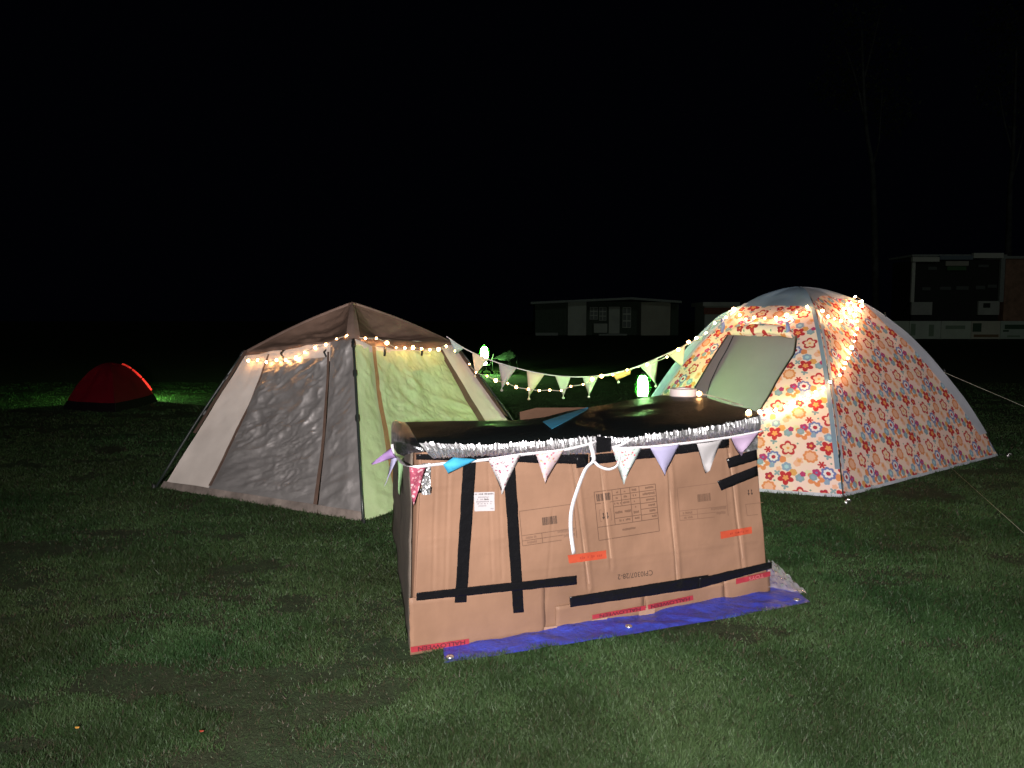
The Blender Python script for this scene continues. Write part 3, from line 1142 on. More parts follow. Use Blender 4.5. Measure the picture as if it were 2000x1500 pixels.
# ---- prints
def qpt(q, u, v):
    """u to the right, v downwards inside the pixel quad TL,TR,BR,BL"""
    a = lerp(V(q[0]), V(q[1]), u)
    b = lerp(V(q[3]), V(q[2]), u)
    p = lerp(a, b, v)
    return (p.x, p.y)


def pline(mb, q, u0, v0, u1, v1, wpx, off):
    a, b = V(qpt(q, u0, v0)), V(qpt(q, u1, v1))
    d = (b - a)
    n = V((-d.y, d.x)).normalized() * wpx / 2
    k = max(2, int(d.length / 14))
    for i in range(k):
        p, r = lerp(a, b, i / k), lerp(a, b, (i + 1) / k)
        mb.poly([fhit(p.x - n.x, p.y - n.y, off), fhit(r.x - n.x, r.y - n.y, off), fhit(r.x + n.x, r.y + n.y, off), fhit(p.x + n.x, p.y + n.y, off)])


def pblock(mb, q, u0, v0, u1, v1, off):
    mb.poly([fhit(*qpt(q, u0, v1), off), fhit(*qpt(q, u1, v1), off), fhit(*qpt(q, u1, v0), off), fhit(*qpt(q, u0, v0), off)])


def smudge(mb, q, u0, v0, u1, v1, off, n=None):
    """illegible line of small print: broken short strokes"""
    n = n or max(3, int((u1 - u0) * 60))
    for i in range(n):
        a, b = lerp(u0, u1, i / n), lerp(u0, u1, (i + 0.72) / n)
        j = random.random() * 0.25 * (v1 - v0)
        if random.random() < 0.9:
            pblock(mb, q, a, v0 + j, b, v1 - random.random() * 0.2 * (v1 - v0), off)


def barcode(mb, q, u0, v0, u1, v1, off, n=22):
    x = 0.0
    while x < 1:
        wd = random.choice((0.015, 0.03, 0.045))
        pblock(mb, q, lerp(u0, u1, x), v0, lerp(u0, u1, min(1, x + wd)), v1, off)
        x += wd + random.choice((0.012, 0.02, 0.03))


OF = 0.0016


def stuff_part(mb, name, m, par):
    o = mb.build(name, m, par)
    o['kind'] = 'stuff'
    return o

# main shipping table
Q = [(1160, 961), (1279.5, 945), (1287.5, 1037), (1169.5, 1055.5)]
mb = MB()
for (a, b, c, d) in ((0, 0, 1, 0), (1, 0, 1, 1), (0, 1, 1, 1), (0, 0, 0, 1), (0, .73, 1, .73), (.29, 0, .29, .73), (.73, 0, .73, .73),
                     (.29, .12, .73, .12), (.29, .24, .73, .24), (.43, 0, .43, .35), (.58, 0, .58, .24), (.58, .24, .58, .73), (.29, .36, .58, .36), (.29, .60, .58, .60),
                     (0, .245, .29, .245), (.58, .36, .73, .36), (.58, .60, .73, .60), (.73, .12, 1, .12), (.73, .25, 1, .25), (.73, .37, 1, .37), (.73, .49, 1, .49), (.73, .61, 1, .61)):
    pline(mb, Q, a, b, c, d, 1.3, OF)
tbl = mb.build('printed_table', M_ink, counter, label='brown printed shipping table, upside down')
mb = MB()
barcode(mb, Q, .03, .05, .26, .20, OF)
stuff_part(mb, 'barcode', M_ink2, tbl)
mb = MB()
for (a, b, c, d) in ((.83, .03, .97, .08), (.78, .15, .98, .21), (.83, .28, .97, .33), (.86, .40, .97, .45), (.87, .52, .97, .57), (.90, .64, .98, .69),
                     (.34, .05, .39, .09), (.48, .05, .51, .09), (.61, .03, .69, .09), (.34, .16, .40, .21), (.47, .15, .53, .20), (.62, .15, .68, .20), (.31, .27, .42, .32), (.45, .27, .56, .32),
                     (.63, .28, .66, .32), (.63, .40, .66, .44), (.61, .50, .70, .56), (.62, .63, .70, .68), (.31, .45, .57, .51), (.33, .63, .44, .68), (.47, .63, .55, .68), (.40, .83, .62, .88)):
    smudge(mb, Q, a, b, c, d, OF)
stuff_part(mb, 'small_print', M_ink, tbl)


def arrows(q, m, par):
    mb = MB()
    for u in (0.28, 0.72):
        pblock(mb, q, u - .07, .08, u + .07, .30, OF)
        pblock(mb, q, u - .04, .30, u + .04, .62, OF)
        mb.poly([fhit(*qpt(q, u, .98), OF), fhit(*qpt(q, u + .16, .60), OF), fhit(*qpt(q, u - .16, .60), OF)])
    mb.build('arrow_symbol', m, par)


QA = [(1173, 1001), (1190, 998.5), (1191.5, 1013), (1174.5, 1016)]
arrows(QA, M_ink2, tbl)
mb = MB()
QB = [(1170, 996), (1192, 993), (1194.5, 1015.5), (1172.5, 1018.5)]
for (a, b, c, d) in ((0, 0, 1, 0), (1, 0, 1, 1), (0, 1, 1, 1), (0, 0, 0, 1)):
    pline(mb, QB, a, b, c, d, 1.1, OF)
mb.build('symbol_frame', M_ink3, tbl)


def small_panel(q, inks, lab):
    mb = MB()
    for (a, b, c, d) in ((0, 0, 1, 0), (1, 0, 1, 1), (0, 1, .72, 1), (0, 0, 0, 1), (0, .71, 1, .71), (0, .86, .75, .86), (.37, .71, .37, 1)):
        pline(mb, q, a, b, c, d, 1.1, OF)
    t = mb.build('printed_table', inks, counter, label=lab)
    mb = MB()
    barcode(mb, q, .40, .27, .67, .50, OF)
    stuff_part(mb, 'barcode', M_ink2 if inks is M_ink else M_ink, t)
    mb = MB()
    smudge(mb, q, .07, .75, .27, .83, OF)
    smudge(mb, q, .09, .89, .27, .97, OF)
    smudge(mb, q, .66, .70, .98, .80, OF, 12)
    smudge(mb, q, .74, .84, .98, .94, OF, 10)
    stuff_part(mb, 'small_print', M_ink3, t)


small_panel([(1014, 998.5), (1120, 984), (1126.5, 1050), (1020.5, 1066)], M_ink, 'printed panel behind the white ribbon')
small_panel([(1322, 953), (1416, 941), (1422, 1007), (1328, 1016.5)], M_ink3, 'faded printed panel on the right')
mb = MB()
QC = [(1456, 985), (1490, 981), (1494, 1003), (1459, 1007)]
for (a, b, c, d) in ((0, 0, 1, 0), (0, 1, .6, 1), (0, 0, 0, 1)):
    pline(mb, QC, a, b, c, d, 1.1, OF)
t = mb.build('printed_table', M_ink3, counter, label='faint printed panel near the right edge')
arrows([(1457, 956), (1471, 954.5), (1472.5, 967), (1458.5, 968.5)], M_ink2, t)


# ---- lettering
def words(body, q, off, m, par, bold=0.0, rot180=True):
    """text laid into the pixel quad TL,TR,BR,BL; turned upside down as on the cartons"""
    cu = bpy.data.curves.new('t', 'FONT')
    cu.body = body
    cu.offset = bold
    cu.resolution_u = 3
    to = bpy.data.objects.new('t', cu)
    COL.objects.link(to)
    dg = bpy.context.evaluated_depsgraph_get()
    me = bpy.data.meshes.new_from_object(to.evaluated_get(dg))
    bpy.data.objects.remove(to)
    xs_ = [v.co.x for v in me.vertices]
    ys_ = [v.co.y for v in me.vertices]
    x0, x1, y0, y1 = min(xs_), max(xs_), min(ys_), max(ys_)
    vs = []
    for v in me.vertices:
        u, t_ = (v.co.x - x0) / (x1 - x0), 1 - (v.co.y - y0) / (y1 - y0)
        if rot180:
            u, t_ = 1 - u, 1 - t_
        vs.append(fhit(*qpt(q, u, t_), off))
    fs = [tuple(p.vertices) for p in me.polygons]
    bpy.data.meshes.remove(me)
    return link_mesh('printed_word', vs, fs, m, par, False)


for q, txt, tq in (
    ([(800, 1260), (914, 1244), (914, 1254), (801, 1271)], 'HALLOWEEN', (0.12, 0.12, 0.93, 0.90)),
    ([(1154, 1198), (1258, 1179.5), (1258, 1188.5), (1154, 1206.5)], 'HALLOWEEN', (0.13, 0.12, 0.90, 0.90)),
    ([(1262, 1178.5), (1350, 1160), (1351, 1169), (1263, 1187.5)], 'HALLOWEEN', (0.06, 0.12, 0.92, 0.90)),
    ([(1434, 1128), (1501, 1113), (1501, 1122.5), (1434, 1138.5)], 'TOYS', (0.36, 0.12, 0.80, 0.88)),
):
    r = fquad('red_strip', q, 0.0160, M_redp, counter, 20, 2)
    wq = [qpt(q, tq[0], tq[1]), qpt(q, tq[2], tq[1]), qpt(q, tq[2], tq[3]), qpt(q, tq[0], tq[3])]
    words(txt, wq, 0.0185, M_redt if txt != 'TOYS' else mat('pale_red_ink', (0.42, 0.12, 0.12), 0.6), r, 0.02)
words('CPI0307/28-2', [(1206, 1122), (1274, 1113), (1275, 1123), (1206, 1132)], 0.002, M_ink2, counter, 0.0)
for q in ([(1108, 1084), (1183, 1074), (1184, 1090), (1111, 1100)], [(1406, 1038), (1467, 1028), (1468, 1041), (1407, 1052)]):
    s_ = fquad('orange_sticker', q, 0.0040, M_orange, counter, 12, 2)
    mb = MB()
    smudge(mb, q, .30, .35, .90, .68, 0.0052, 12)
    stuff_part(mb, 'small_print', mat('dull_orange_ink', (0.27, 0.035, 0.018), 0.6), s_)
ql = [(925, 961), (965, 960), (965.5, 997), (926, 998)]
s_ = fquad('paper_label', ql, 0.004, M_label, counter, 6, 4, 'small white paper label')
mb = MB()
for v, a, b in ((.06, .05, .97), (.22, .2, .8), (.34, .1, .45), (.46, .1, .9), (.57, .15, .85), (.68, .2, .6), (.84, .75, .95)):
    smudge(mb, ql, a, v, b, v + .075, 0.0052, int(16 * (b - a)) + 2)
stuff_part(mb, 'small_print', M_grey_ink, s_)
mb = MB()
smudge(mb, ql, .5, .335, .72, .42, 0.0052, 5)
smudge(mb, ql, .05, .05, .97, .13, 0.0056, 16)
stuff_part(mb, 'small_print', M_ink2, s_)


# ------------------------------------------------------------------ crinkled foil blanket over the counter top
def foil_mat(name, rough, bstr, scale, dist, ribs=None):
    m = bpy.data.materials.new(name)
    m.use_nodes = True
    T = NT(m.node_tree)
    b = m.node_tree.nodes['Principled BSDF']
    b.inputs['Base Color'].default_value = (0.86, 0.86, 0.90, 1)
    b.inputs['Metallic'].default_value = 1.0
    b.inputs['Roughness'].default_value = rough
    vec = T.coord('Object', ribs)
    h = T.noise(scale, 5, 0.7, vec, 0.6)
    vo = T.node('ShaderNodeTexVoronoi', feature='SMOOTH_F1')
    vo.inputs['Scale'].default_value = scale * 1.4
    T.l.new(vec, vo.inputs['Vector'])
    h = T.math('ADD', h, T.math('MULTIPLY', vo.outputs[0], 0.7))
    bn = T.node('ShaderNodeBump')
    bn.inputs['Strength'].default_value = bstr
    bn.inputs['Distance'].default_value = dist
    T.l.new(h, bn.inputs['Height'])
    T.l.new(bn.outputs[0], b.inputs['Normal'])
    MATS[name] = m
    return m


M_foil = mat('crinkled_foil', (0.94, 0.94, 0.96), 0.40, metal=1.0)
M_foil_top = mat('black_foil_backing', (0.006, 0.008, 0.008), 0.42, spec=0.14, bump=0.8, bscale=45, bdist=0.008)
foil = thing('foil_blanket', 'silver bubble foil sheet draped over the top of the cardboard counter', 'foil sheet', (BXL + BXR) / 2 + V((0.1, 0.9, 0.98)))
FR = [(812, 858), (940, 862), (1060, 855), (1150, 846), (1215, 850), (1300, 838), (1400, 824), (1473, 807)]
BK = [(776, 826, 4.35), (850, 823, 4.38), (940, 822, 4.42), (1010, 821, 4.48), (1062, 815, 4.60), (1108, 803, 4.9), (1150, 796, 5.12), (1220, 783, 5.5), (1290, 772, 5.8), (1372, 774, 5.72), (1452, 801, 4.95)]
BT = [(840, 890), (940, 886), (1060, 884), (1148, 881), (1215, 873), (1300, 862), (1400, 850), (1475, 838)]


def fr(s):
    x, y = poly_at(FR, s)
    return FP.hit(x, y, 0.05)


def top(u, v):
    a = fr(u)
    x, y, Y = poly_at(BK, u)
    b = at(x, y, Y)
    p = lerp(a, b, v)
    k = math.sin(math.pi * min(1, v))
    p.z += 0.035 * k * (1 - 0.5 * u) + 0.010 * fbm(V((u * 7, v * 3, 2)), 3) * k
    if v < 0.12:
        p.z -= 0.02 * (1 - v / 0.12) ** 2
    return p


tb = MB()
tb.grid(top, 120, 30)
tb.build('top_sheet', M_foil_top, foil, True, label='black top side of the sheet')
tbv = tb.bvh()
bb = MB()


def band(u, v):
    x0, y0 = poly_at(FR, u)
    x1, y1 = poly_at(BT, u)
    p = FP.hit(lerp(x0, x1, v), lerp(y0, y1, v), 0.05 - 0.018 * v)
    i, j = round(u * 330), round(v * 6)
    R = random.Random(i * 977 + j * 131 + 5)
    Rc = random.Random(i * 31 + 7)
    rib = Rc.uniform(-0.0030, 0.0036) + R.uniform(-0.0018, 0.0018)
    jag = V((0, 0, R.uniform(0.0, 0.012) if R.random() < 0.3 else 0.0)) if j == 0 else V((0, 0, R.uniform(-.005, .005)))
    return p + FP.n * (rib + 0.011 * math.sin(math.pi * v)) + jag


bb.grid(band, 330, 6)
bb.build('front_band', M_foil, foil, False, label='crinkled silver front edge of the foil')
eb = MB()
LC = [(777, 825, 4.33), (769, 831, 4.22), (764, 846, 4.10), (764, 866, 4.0), (776, 886, 3.92), (806, 898, 3.86)]
RCV = [(778, 826, 4.33), (792, 838, 4.1), (808, 853, 3.92), (818, 868, 3.86), (830, 882, 3.83), (842, 895, 3.80)]


def endf(u, v):
    a, b = at(*poly_at(LC, u)), at(*poly_at(RCV, u))
    b = top(0.0, 1 - 2 * u) if u < 0.5 else at(*poly_at(RCV, lerp(0.4, 1, (u - .5) * 2)))
    if u >= 0.5:
        b = lerp(top(0.0, 0.0), b, min(1, (u - .5) * 6))
    p = lerp(a, b, v)
    k = math.sin(math.pi * v) * math.sin(math.pi * min(1, u * 1.2 + 0.05)) ** 0.5
    return p + V((-0.015, -0.10, 0.03)) * k + V((0.012, 0.012, 0.012)) * fbm(p * 16, 3) * k


eb.grid(endf, 20, 20)
eb.build('folded_end', foil_mat('creased_foil', 0.24, 0.55, 40, 0.010), foil, True, label='folded left end of the foil')
for q in ([(1440, 846), (1477, 836), (1477, 876), (1440, 884)], [(823, 903), (840, 903), (839, 964), (822, 964)]):
    b = MB()

    def g_(u, v):
        x, y = qpt(q, u, v)
        R = random.Random(int(u * 100) * 977 + int(v * 100) * 131)
        return fhit(x, y, 0.012) + FP.n * R.uniform(-0.0022, 0.0026)
    b.grid(g_, 9, 22)
    b.build('foil_tab', M_foil, foil, False)
fq = [(1149, 842), (1179, 846), (1180, 873), (1152, 876)]
MB().grid(lambda u, v: FP.hit(*qpt(fq, u, v), 0.075 - 0.01 * v), 3, 4).build('tape_patch', M_tape, foil, True)


def thit(x, y):
    h = tbv.ray_cast(O, ray(x, y).normalized())
    return h[0] if h[0] is not None else gnd(x, y, 0.98)


# ------------------------------------------------------------------ small things on the counter
# loose carton flap
fl_pts = [(1015, 806), (1047, 798), (1146, 797), (1108, 811), (1062, 824), (1016, 824)]
b = MB()
P_ = [at(x, y, Yv) for (x, y), Yv in zip(fl_pts, (4.85, 5.0, 5.2, 5.0, 4.72, 4.72))]
b.poly(P_)
cf = b.build('carton_flap', M_card, None, False, thick=0.005, label='loose flap of brown cardboard poking up behind the black foil top', origin=P_[5])
cf['category'] = 'cardboard'
# blue pennant lying over the foil
b = MB()
def pen(u, v):
    x0, y0 = poly_at([(1060, 824), (1102, 810), (1148, 796)], u)
    x1, y1 = poly_at([(1078, 838), (1112, 820), (1149, 799)], u)
    x, y = lerp(x0, x1, v), lerp(y0, y1, v)
    d = ray(x, y).normalized()
    h = tbv.ray_cast(O, d)
    t_ = lerp(4.42, 5.0, u)
    p = at(x, y, t_ if h[0] is None else min(t_, h[0].y - 0.03))
    return p


b.grid(pen, 10, 4)
P_ = [pen(0, 0)]
M_bluec = mat('blue_cotton', (0.035, 0.28, 0.46), 0.75, var=0.1, vscale=20, transl=0.1)
bp = b.build('pennant', M_bluec, None, False, thick=0.002, label='sky blue pennant lying across the black foil top beside the cardboard flap', origin=P_[0])
bp['category'] = 'pennant'
# tape roll
c = thit(1334, 774)
tr_ = thing('tape_roll', 'roll of white tape lying flat at the back of the foil covered counter', 'tape roll', c)
b = MB()
n = 28
pr = [(0.060, 0.0), (0.098, 0.0), (0.100, 0.004), (0.100, 0.050), (0.098, 0.054), (0.060, 0.054), (0.060, 0.0)]
for (r, z) in pr:
    for j in range(n):
        an = 2 * math.pi * j / n
        b.v.append(c + V((r * math.cos(an), r * math.sin(an), z + 0.004)))
for k in range(len(pr) - 1):
    for j in range(n):
        b.f.append((k * n + j, k * n + (j + 1) % n, (k + 1) * n + (j + 1) % n, (k + 1) * n + j))
b.build('tape', mat('white_tape', (0.70, 0.60, 0.58), 0.4), tr_, False)
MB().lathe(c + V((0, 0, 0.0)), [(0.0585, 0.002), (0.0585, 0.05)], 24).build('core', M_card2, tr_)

# ------------------------------------------------------------------ blue tarpaulin under the counter
M_tarp = mat('blue_tarpaulin', (0.030, 0.048, 0.36), 0.34, spec=0.5, var=0.15, vscale=7, bump=0.9, bscale=22, bdist=0.012)
FE = [(868, 1299), (960, 1286), (1050, 1271), (1140, 1257), (1236, 1242), (1330, 1226), (1420, 1211), (1500, 1196), (1582, 1179)]
BE = [(850, 1060), (1100, 1050), (1300, 1040), (1420, 1060), (1505, 1112)]
b = MB()


def tf(u, v):
    p, q = gnd(*poly_at(FE, u)), gnd(*poly_at(BE, u))
    x = lerp(p, q, v ** 1.6)
    edge = min(1, v * 9, (1 - u) * 14 + 0.15, u * 14 + 0.15)
    x.z = 0.010 + edge * max(-0.008, 0.013 * fbm(V((x.x * 5, x.y * 11, 3)), 4)) + (0.010 * max(0, noise.noise(V((u * 16, v * 5, 5)))))
    return x


b.grid(tf, 150, 40)
tp = thing('tarpaulin', 'blue plastic tarpaulin spread on the grass under the cardboard counter', 'tarpaulin', gnd(1236, 1242))
tarp = b.build('sheet', M_tarp, tp, True)
tabv = b.bvh()
for (x, y) in ((879, 1284), (1228, 1224), (1556, 1172)):
    h = tabv.ray_cast(O, ray(x, y).normalized())
    p = h[0] if h[0] is not None else gnd(x, y, 0.02)
    b = MB()
    b.lathe(p + V((0, 0, 0.001)), [(0.008, 0.004), (0.010, 0.006), (0.016, 0.006), (0.019, 0.002), (0.019, 0)], 14)
    b.build('eyelet', M_steel, tp, True)
pm = bpy.data.materials.new('clear_polythene')
pm.use_nodes = True
T = NT(pm.node_tree)
pb = pm.node_tree.nodes['Principled BSDF']
pb.inputs['Base Color'].default_value = (0.62, 0.58, 0.68, 1)
pb.inputs['Roughness'].default_value = 0.2
tt = T.node('ShaderNodeBsdfTransparent')
mx = T.node('ShaderNodeMixShader')
mx.inputs[0].default_value = 0.45
T.l.new(tt.outputs[0], mx.inputs[1])
T.l.new(pb.outputs[0], mx.inputs[2])
T.l.new(mx.outputs[0], pm.node_tree.nodes['Material Output'].inputs[0])
b = MB()
pq = [(1499, 1104), (1515, 1112), (1578, 1174), (1500, 1158)]


def pf(u, v):
    p = gnd(*qpt(pq, u, v))
    p.z = 0.034 + 0.022 * abs(fbm(V((u * 5, v * 4, 2)), 3))
    return p


b.grid(pf, 24, 24)
ps = b.build('plastic_sheet', pm, None, True, label='crumpled clear plastic sheet on the right corner of the blue tarpaulin', origin=gnd(1540, 1165))
ps['category'] = 'plastic sheet'
# ------------------------------------------------------------------ bunting


def cloth(name, col, **k):
    return mat(name, col, 0.8, spec=0.15, bump=0.2, bscale=120, bdist=0.002, transl=0.25, **k)


def print_cloth(name, base, spots, scale=55, dens=0.62):
    m = bpy.data.materials.new(name)
    m.use_nodes = True
    T = NT(m.node_tree)
    b = m.node_tree.nodes['Principled BSDF']
    b.inputs['Roughness'].default_value = 0.8
    b.inputs['Specular IOR Level'].default_value = 0.15
    vec = T.coord('Object')
    col = None
    for k, sp in enumerate(spots):
        vo = T.node('ShaderNodeTexVoronoi')
        vo.inputs['Scale'].default_value = scale * (1 + 0.35 * k)
        mp = T.node('ShaderNodeMapping')
        mp.inputs['Location'].default_value = (k * 3.1, k * 1.7, k * 2.2)
        T.l.new(vec, mp.inputs[0])
        T.l.new(mp.outputs[0], vo.inputs['Vector'])
        f = T.rng(vo.outputs['Distance'], dens * 0.5, dens * 0.36)
        col = T.mix(f, col if col is not None else base, sp)
    T.l.new(col, b.inputs['Base Color'])
    MATS[name] = m
    return m


M_white = cloth('white_cotton', (0.44, 0.425, 0.43))
M_lit_flag = cloth('lantern_lit_cotton', (0.52, 0.62, 0.46))  # lantern light on the nearby flags put into the cloth colour
M_creamc = cloth('cream_cotton', (0.70, 0.62, 0.46))
M_lilac = cloth('lilac_cotton', (0.38, 0.36, 0.53))
M_purple = cloth('purple_cotton', (0.32, 0.20, 0.42))
M_mauve = cloth('mauve_cotton', (0.44, 0.33, 0.47))
M_grn = cloth('green_cotton', (0.20, 0.33, 0.17))
M_orangec = cloth('orange_cotton', (0.72, 0.36, 0.16))
M_paleblue = cloth('pale_blue_cotton', (0.42, 0.52, 0.54))
M_ditsy = print_cloth('ditsy_print_cotton', (0.44, 0.42, 0.42), [(0.24, 0.06, 0.11), (0.26, 0.22, 0.25)])
M_pinkp = print_cloth('pink_print_cotton', (0.46, 0.36, 0.38), [(0.34, 0.10, 0.14), (0.42, 0.36, 0.22)], 45)
M_redp2 = print_cloth('red_print_cotton', (0.22, 0.045, 0.075), [(0.45, 0.27, 0.29), (0.30, 0.09, 0.12)], 50, 0.75)
M_rosep = print_cloth('rose_print_cotton', (0.42, 0.47, 0.46), [(0.45, 0.13, 0.15), (0.22, 0.34, 0.25)], 48)
M_ribbon = mat('white_ribbon', (0.56, 0.54, 0.56), 0.6)


def flag(par, P, m, label=None, curl=0.02, seed=0.0, back=V((0, -1, 0))):
    """P: top left, top right, tip (world)"""
    b = MB()
    n = 8
    rows = []
    for i in range(n + 1):
        t = i / n
        a, c = lerp(P[0], P[2], t), lerp(P[1], P[2], t)
        k = max(1, n - i)
        for j in range(k + 1):
            s = j / k if i < n else 0.5
            p = lerp(a, c, s)
            p = p + back * (curl * math.sin(math.pi * s) * (1 - t) + 0.018 * noise.noise(V((s * 2, t * 2.5, seed))) * t)
            rows.append((i, j))
            b.v.append(p + back * (0.035 * t * math.sin(seed * 2.1 + s * 3 + t * 2)))
            if i == n:
                break
    idx = {rc: q for q, rc in enumerate(rows)}
    for i in range(n):
        k = n - i
        for j in range(k):
            if i + 1 == n:
                b.f.append((idx[(i, 0)], idx[(n, 0)], idx[(i, 1)]))
                break
            b.f.append((idx[(i, j)], idx[(i + 1, j)], idx[(i, j + 1)]))
            if j < k - 1:
                b.f.append((idx[(i, j + 1)], idx[(i + 1, j)], idx[(i + 1, j + 1)]))
    return b.build('flag', m, par, True, label=label, thick=0.0015)


def ribbon_strip(par, pts, wd, m, name='ribbon', up=V((0, 0, 1))):
    b = MB()
    n = len(pts) - 1
    for i, p in enumerate(pts):
        t = (pts[min(i + 1, n)] - pts[max(0, i - 1)]).normalized()
        s = t.cross(FP.n).normalized() * wd / 2
        b.v += [p - s, p + s]
    for i in range(n):
        b.f.append((2 * i, 2 * i + 1, 2 * i + 3, 2 * i + 2))
    return b.build(name, m, par, True, thick=0.0015)


def smooth_path(P, k=4):
    out = []
    n = len(P)
    for i in range(n - 1):
        p0, p1, p2, p3 = P[max(i - 1, 0)], P[i], P[i + 1], P[min(i + 2, n - 1)]
        for j in range(k):
            t = j / k
            out.append(0.5 * ((2 * p1) + (p2 - p0) * t + (2 * p0 - 5 * p1 + 4 * p2 - p3) * t * t + (3 * p1 - p0 - 3 * p2 + p3) * t ** 3))
    out.append(P[-1])
    return out


def fp(x, y, off=0.085):
    return FP.hit(x, y, off)


bl_ = thing('bunting', 'pennant bunting with dangling white ribbon tail, along left half of counter edge', 'bunting', fp(960, 885), 'bunting on the counter')
sidep = lambda x, y: at(x, y, 3.80)
ribbon_strip(bl_, smooth_path([sidep(766, 868), sidep(768, 884), sidep(776, 894), fp(790, 898), fp(853, 893), fp(940, 885), fp(1003, 876), fp(1087, 867), fp(1148, 852)]), 0.013, M_ribbon)
ribbon_strip(bl_, smooth_path([fp(1133, 852, .10), fp(1137, 872, .11), fp(1137, 886, .11), fp(1128, 906, .08), fp(1117, 950, .055), fp(1108, 990, .045), fp(1106, 1030, .05), fp(1110, 1071, .06)]), 0.020, M_ribbon, 'ribbon_tail')
ribbon_strip(bl_, smooth_path([fp(1137, 884, .11), fp(1150, 896, .11), fp(1168, 901, .11), fp(1183, 894, .11), fp(1190, 878, .10), fp(1192, 866, .09)]), 0.013, M_ribbon, 'ribbon_loop')
flag(bl_, [sidep(764, 874), sidep(774, 894), sidep(722, 908)], M_purple, 'purple flag blown outwards', 0.03, 1)
flag(bl_, [at(765, 890, 3.83), at(778, 893, 3.83), at(753, 946, 3.9)], M_lilac, 'grey lilac flag', 0.01, 2)
flag(bl_, [at(776, 896, 3.78), at(790, 899, 3.78), at(781, 969, 3.78)], M_grn, 'narrow green flag', 0.01, 3)
flag(bl_, [fp(789, 899), fp(822, 898), fp(795, 977)], M_redp2, 'red patterned flag', 0.02, 4)
b = MB()
bq = [(853, 893), (873, 880), (918, 884), (863, 911)]
b.grid(lambda u, v: fp(*qpt(bq, u, v), 0.09) + FP.n * (0.02 * math.sin(math.pi * u) * math.sin(math.pi * v)), 6, 6)
b.build('flag', M_bluec, bl_, True, label='turquoise blue flag folded upwards', thick=0.0015)
flag(bl_, [fp(940, 885), fp(1003, 876), fp(969, 951, .07)], M_ditsy, 'white flag with small red flowers', 0.02, 5)
flag(bl_, [fp(1032, 876), fp(1087, 867), fp(1054, 935, .07)], M_pinkp, 'pale pink flowered flag', 0.02, 6)

br_ = thing('bunting', 'pennant bunting of pale green, lilac, white and mauve flags, right half of counter edge', 'bunting', fp(1320, 855), 'bunting on the counter')
ribbon_strip(br_, smooth_path([fp(1215, 844, .10), fp(1196, 856, .095), fp(1180, 864), fp(1235, 863), fp(1312, 856), fp(1405, 844), fp(1470, 832)]), 0.013, M_ribbon)
for q, m, lab, sd in (
    ([(1179, 865), (1235, 864), (1202, 933)], M_rosep, 'pale green flag with roses', 11),
    ([(1251, 863), (1309, 857), (1285, 922)], M_lilac, 'lilac flag', 12),
    ([(1341, 856), (1392, 848), (1364, 917)], M_white, 'white flag', 13),
    ([(1407, 844), (1463, 834), (1428, 880)], M_mauve, 'mauve flag', 14),
):
    flag(br_, [fp(*q[0]), fp(*q[1]), fp(*q[2], .07)], m, lab, 0.02, sd)

up_ = thing('bunting', 'white bunting string sagging between the two tents against the dark field', 'bunting', at(1100, 735, 7.9))


def yb(x):
    return lerp(7.9, 8.02, (x - 880) / 520)


def ub(x, y, d=0.0):
    return at(x, y, yb(x) + d)


UF = [
    ([(877, 661), (906, 680), (891, 692)], M_paleblue, 'pale blue flag'), ([(922, 687), (954, 702), (928, 732)], M_creamc, 'cream flag'),
    ([(974, 709), (1009, 719), (980, 759)], M_white, 'white flag'), ([(1029, 725), (1064, 731), (1033, 776)], M_creamc, 'cream flag'),
    ([(1084, 734), (1115, 736), (1100, 774)], M_lit_flag, 'flag coloured by green lantern light'), ([(1137, 735), (1169, 734), (1150, 772)], M_lit_flag, 'flag coloured by green lantern light'),
    ([(1250, 714), (1285, 699), (1281, 751)], M_lit_flag, 'flag coloured by green lantern light'), ([(1304, 692), (1339, 674), (1332, 716)], M_creamc, 'cream flag'),
    ([(1357, 667), (1374, 656), (1371, 664)], M_lit_flag, 'flag coloured by green lantern light')]
for k, (q, m, lab) in enumerate(UF):
    flag(up_, [ub(*p) for p in q], m, lab, 0.015, 30 + k)
    t = ub(*q[2])
    if k not in (0, 8):
        MB().lathe(t + V((0, 0, -0.03)), [(0.004, 0), (0.014, 0.006), (0.015, 0.016), (0.006, 0.026), (0.004, 0.04)], 8).build('tassel', m, up_, True)
b = MB()
q = [(1195, 730), (1230, 721), (1231, 731), (1204, 743)]
b.grid(lambda u, v: ub(*qpt(q, u, v)) + V((0, -0.03, 0)) * math.sin(math.pi * v), 5, 5)
b.build('flag', M_orangec, up_, True, label='orange flag rolled over the string', thick=0.0015)
MB().lathe(ub(1208, 745) + V((0, 0, -0.02)), [(0.004, 0), (0.014, 0.006), (0.015, 0.016), (0.006, 0.026), (0.004, 0.03)], 8).build('tassel', M_white, up_, True)
MB().tube(smooth_path([ub(x, y) for x, y in ((872, 657), (906, 680), (954, 702), (1009, 719), (1064, 731), (1115, 736), (1169, 734), (1230, 721), (1285, 699), (1339, 674), (1380, 652), (1412, 628))], 3), 0.006, 5).build('string', M_ribbon, up_, True)

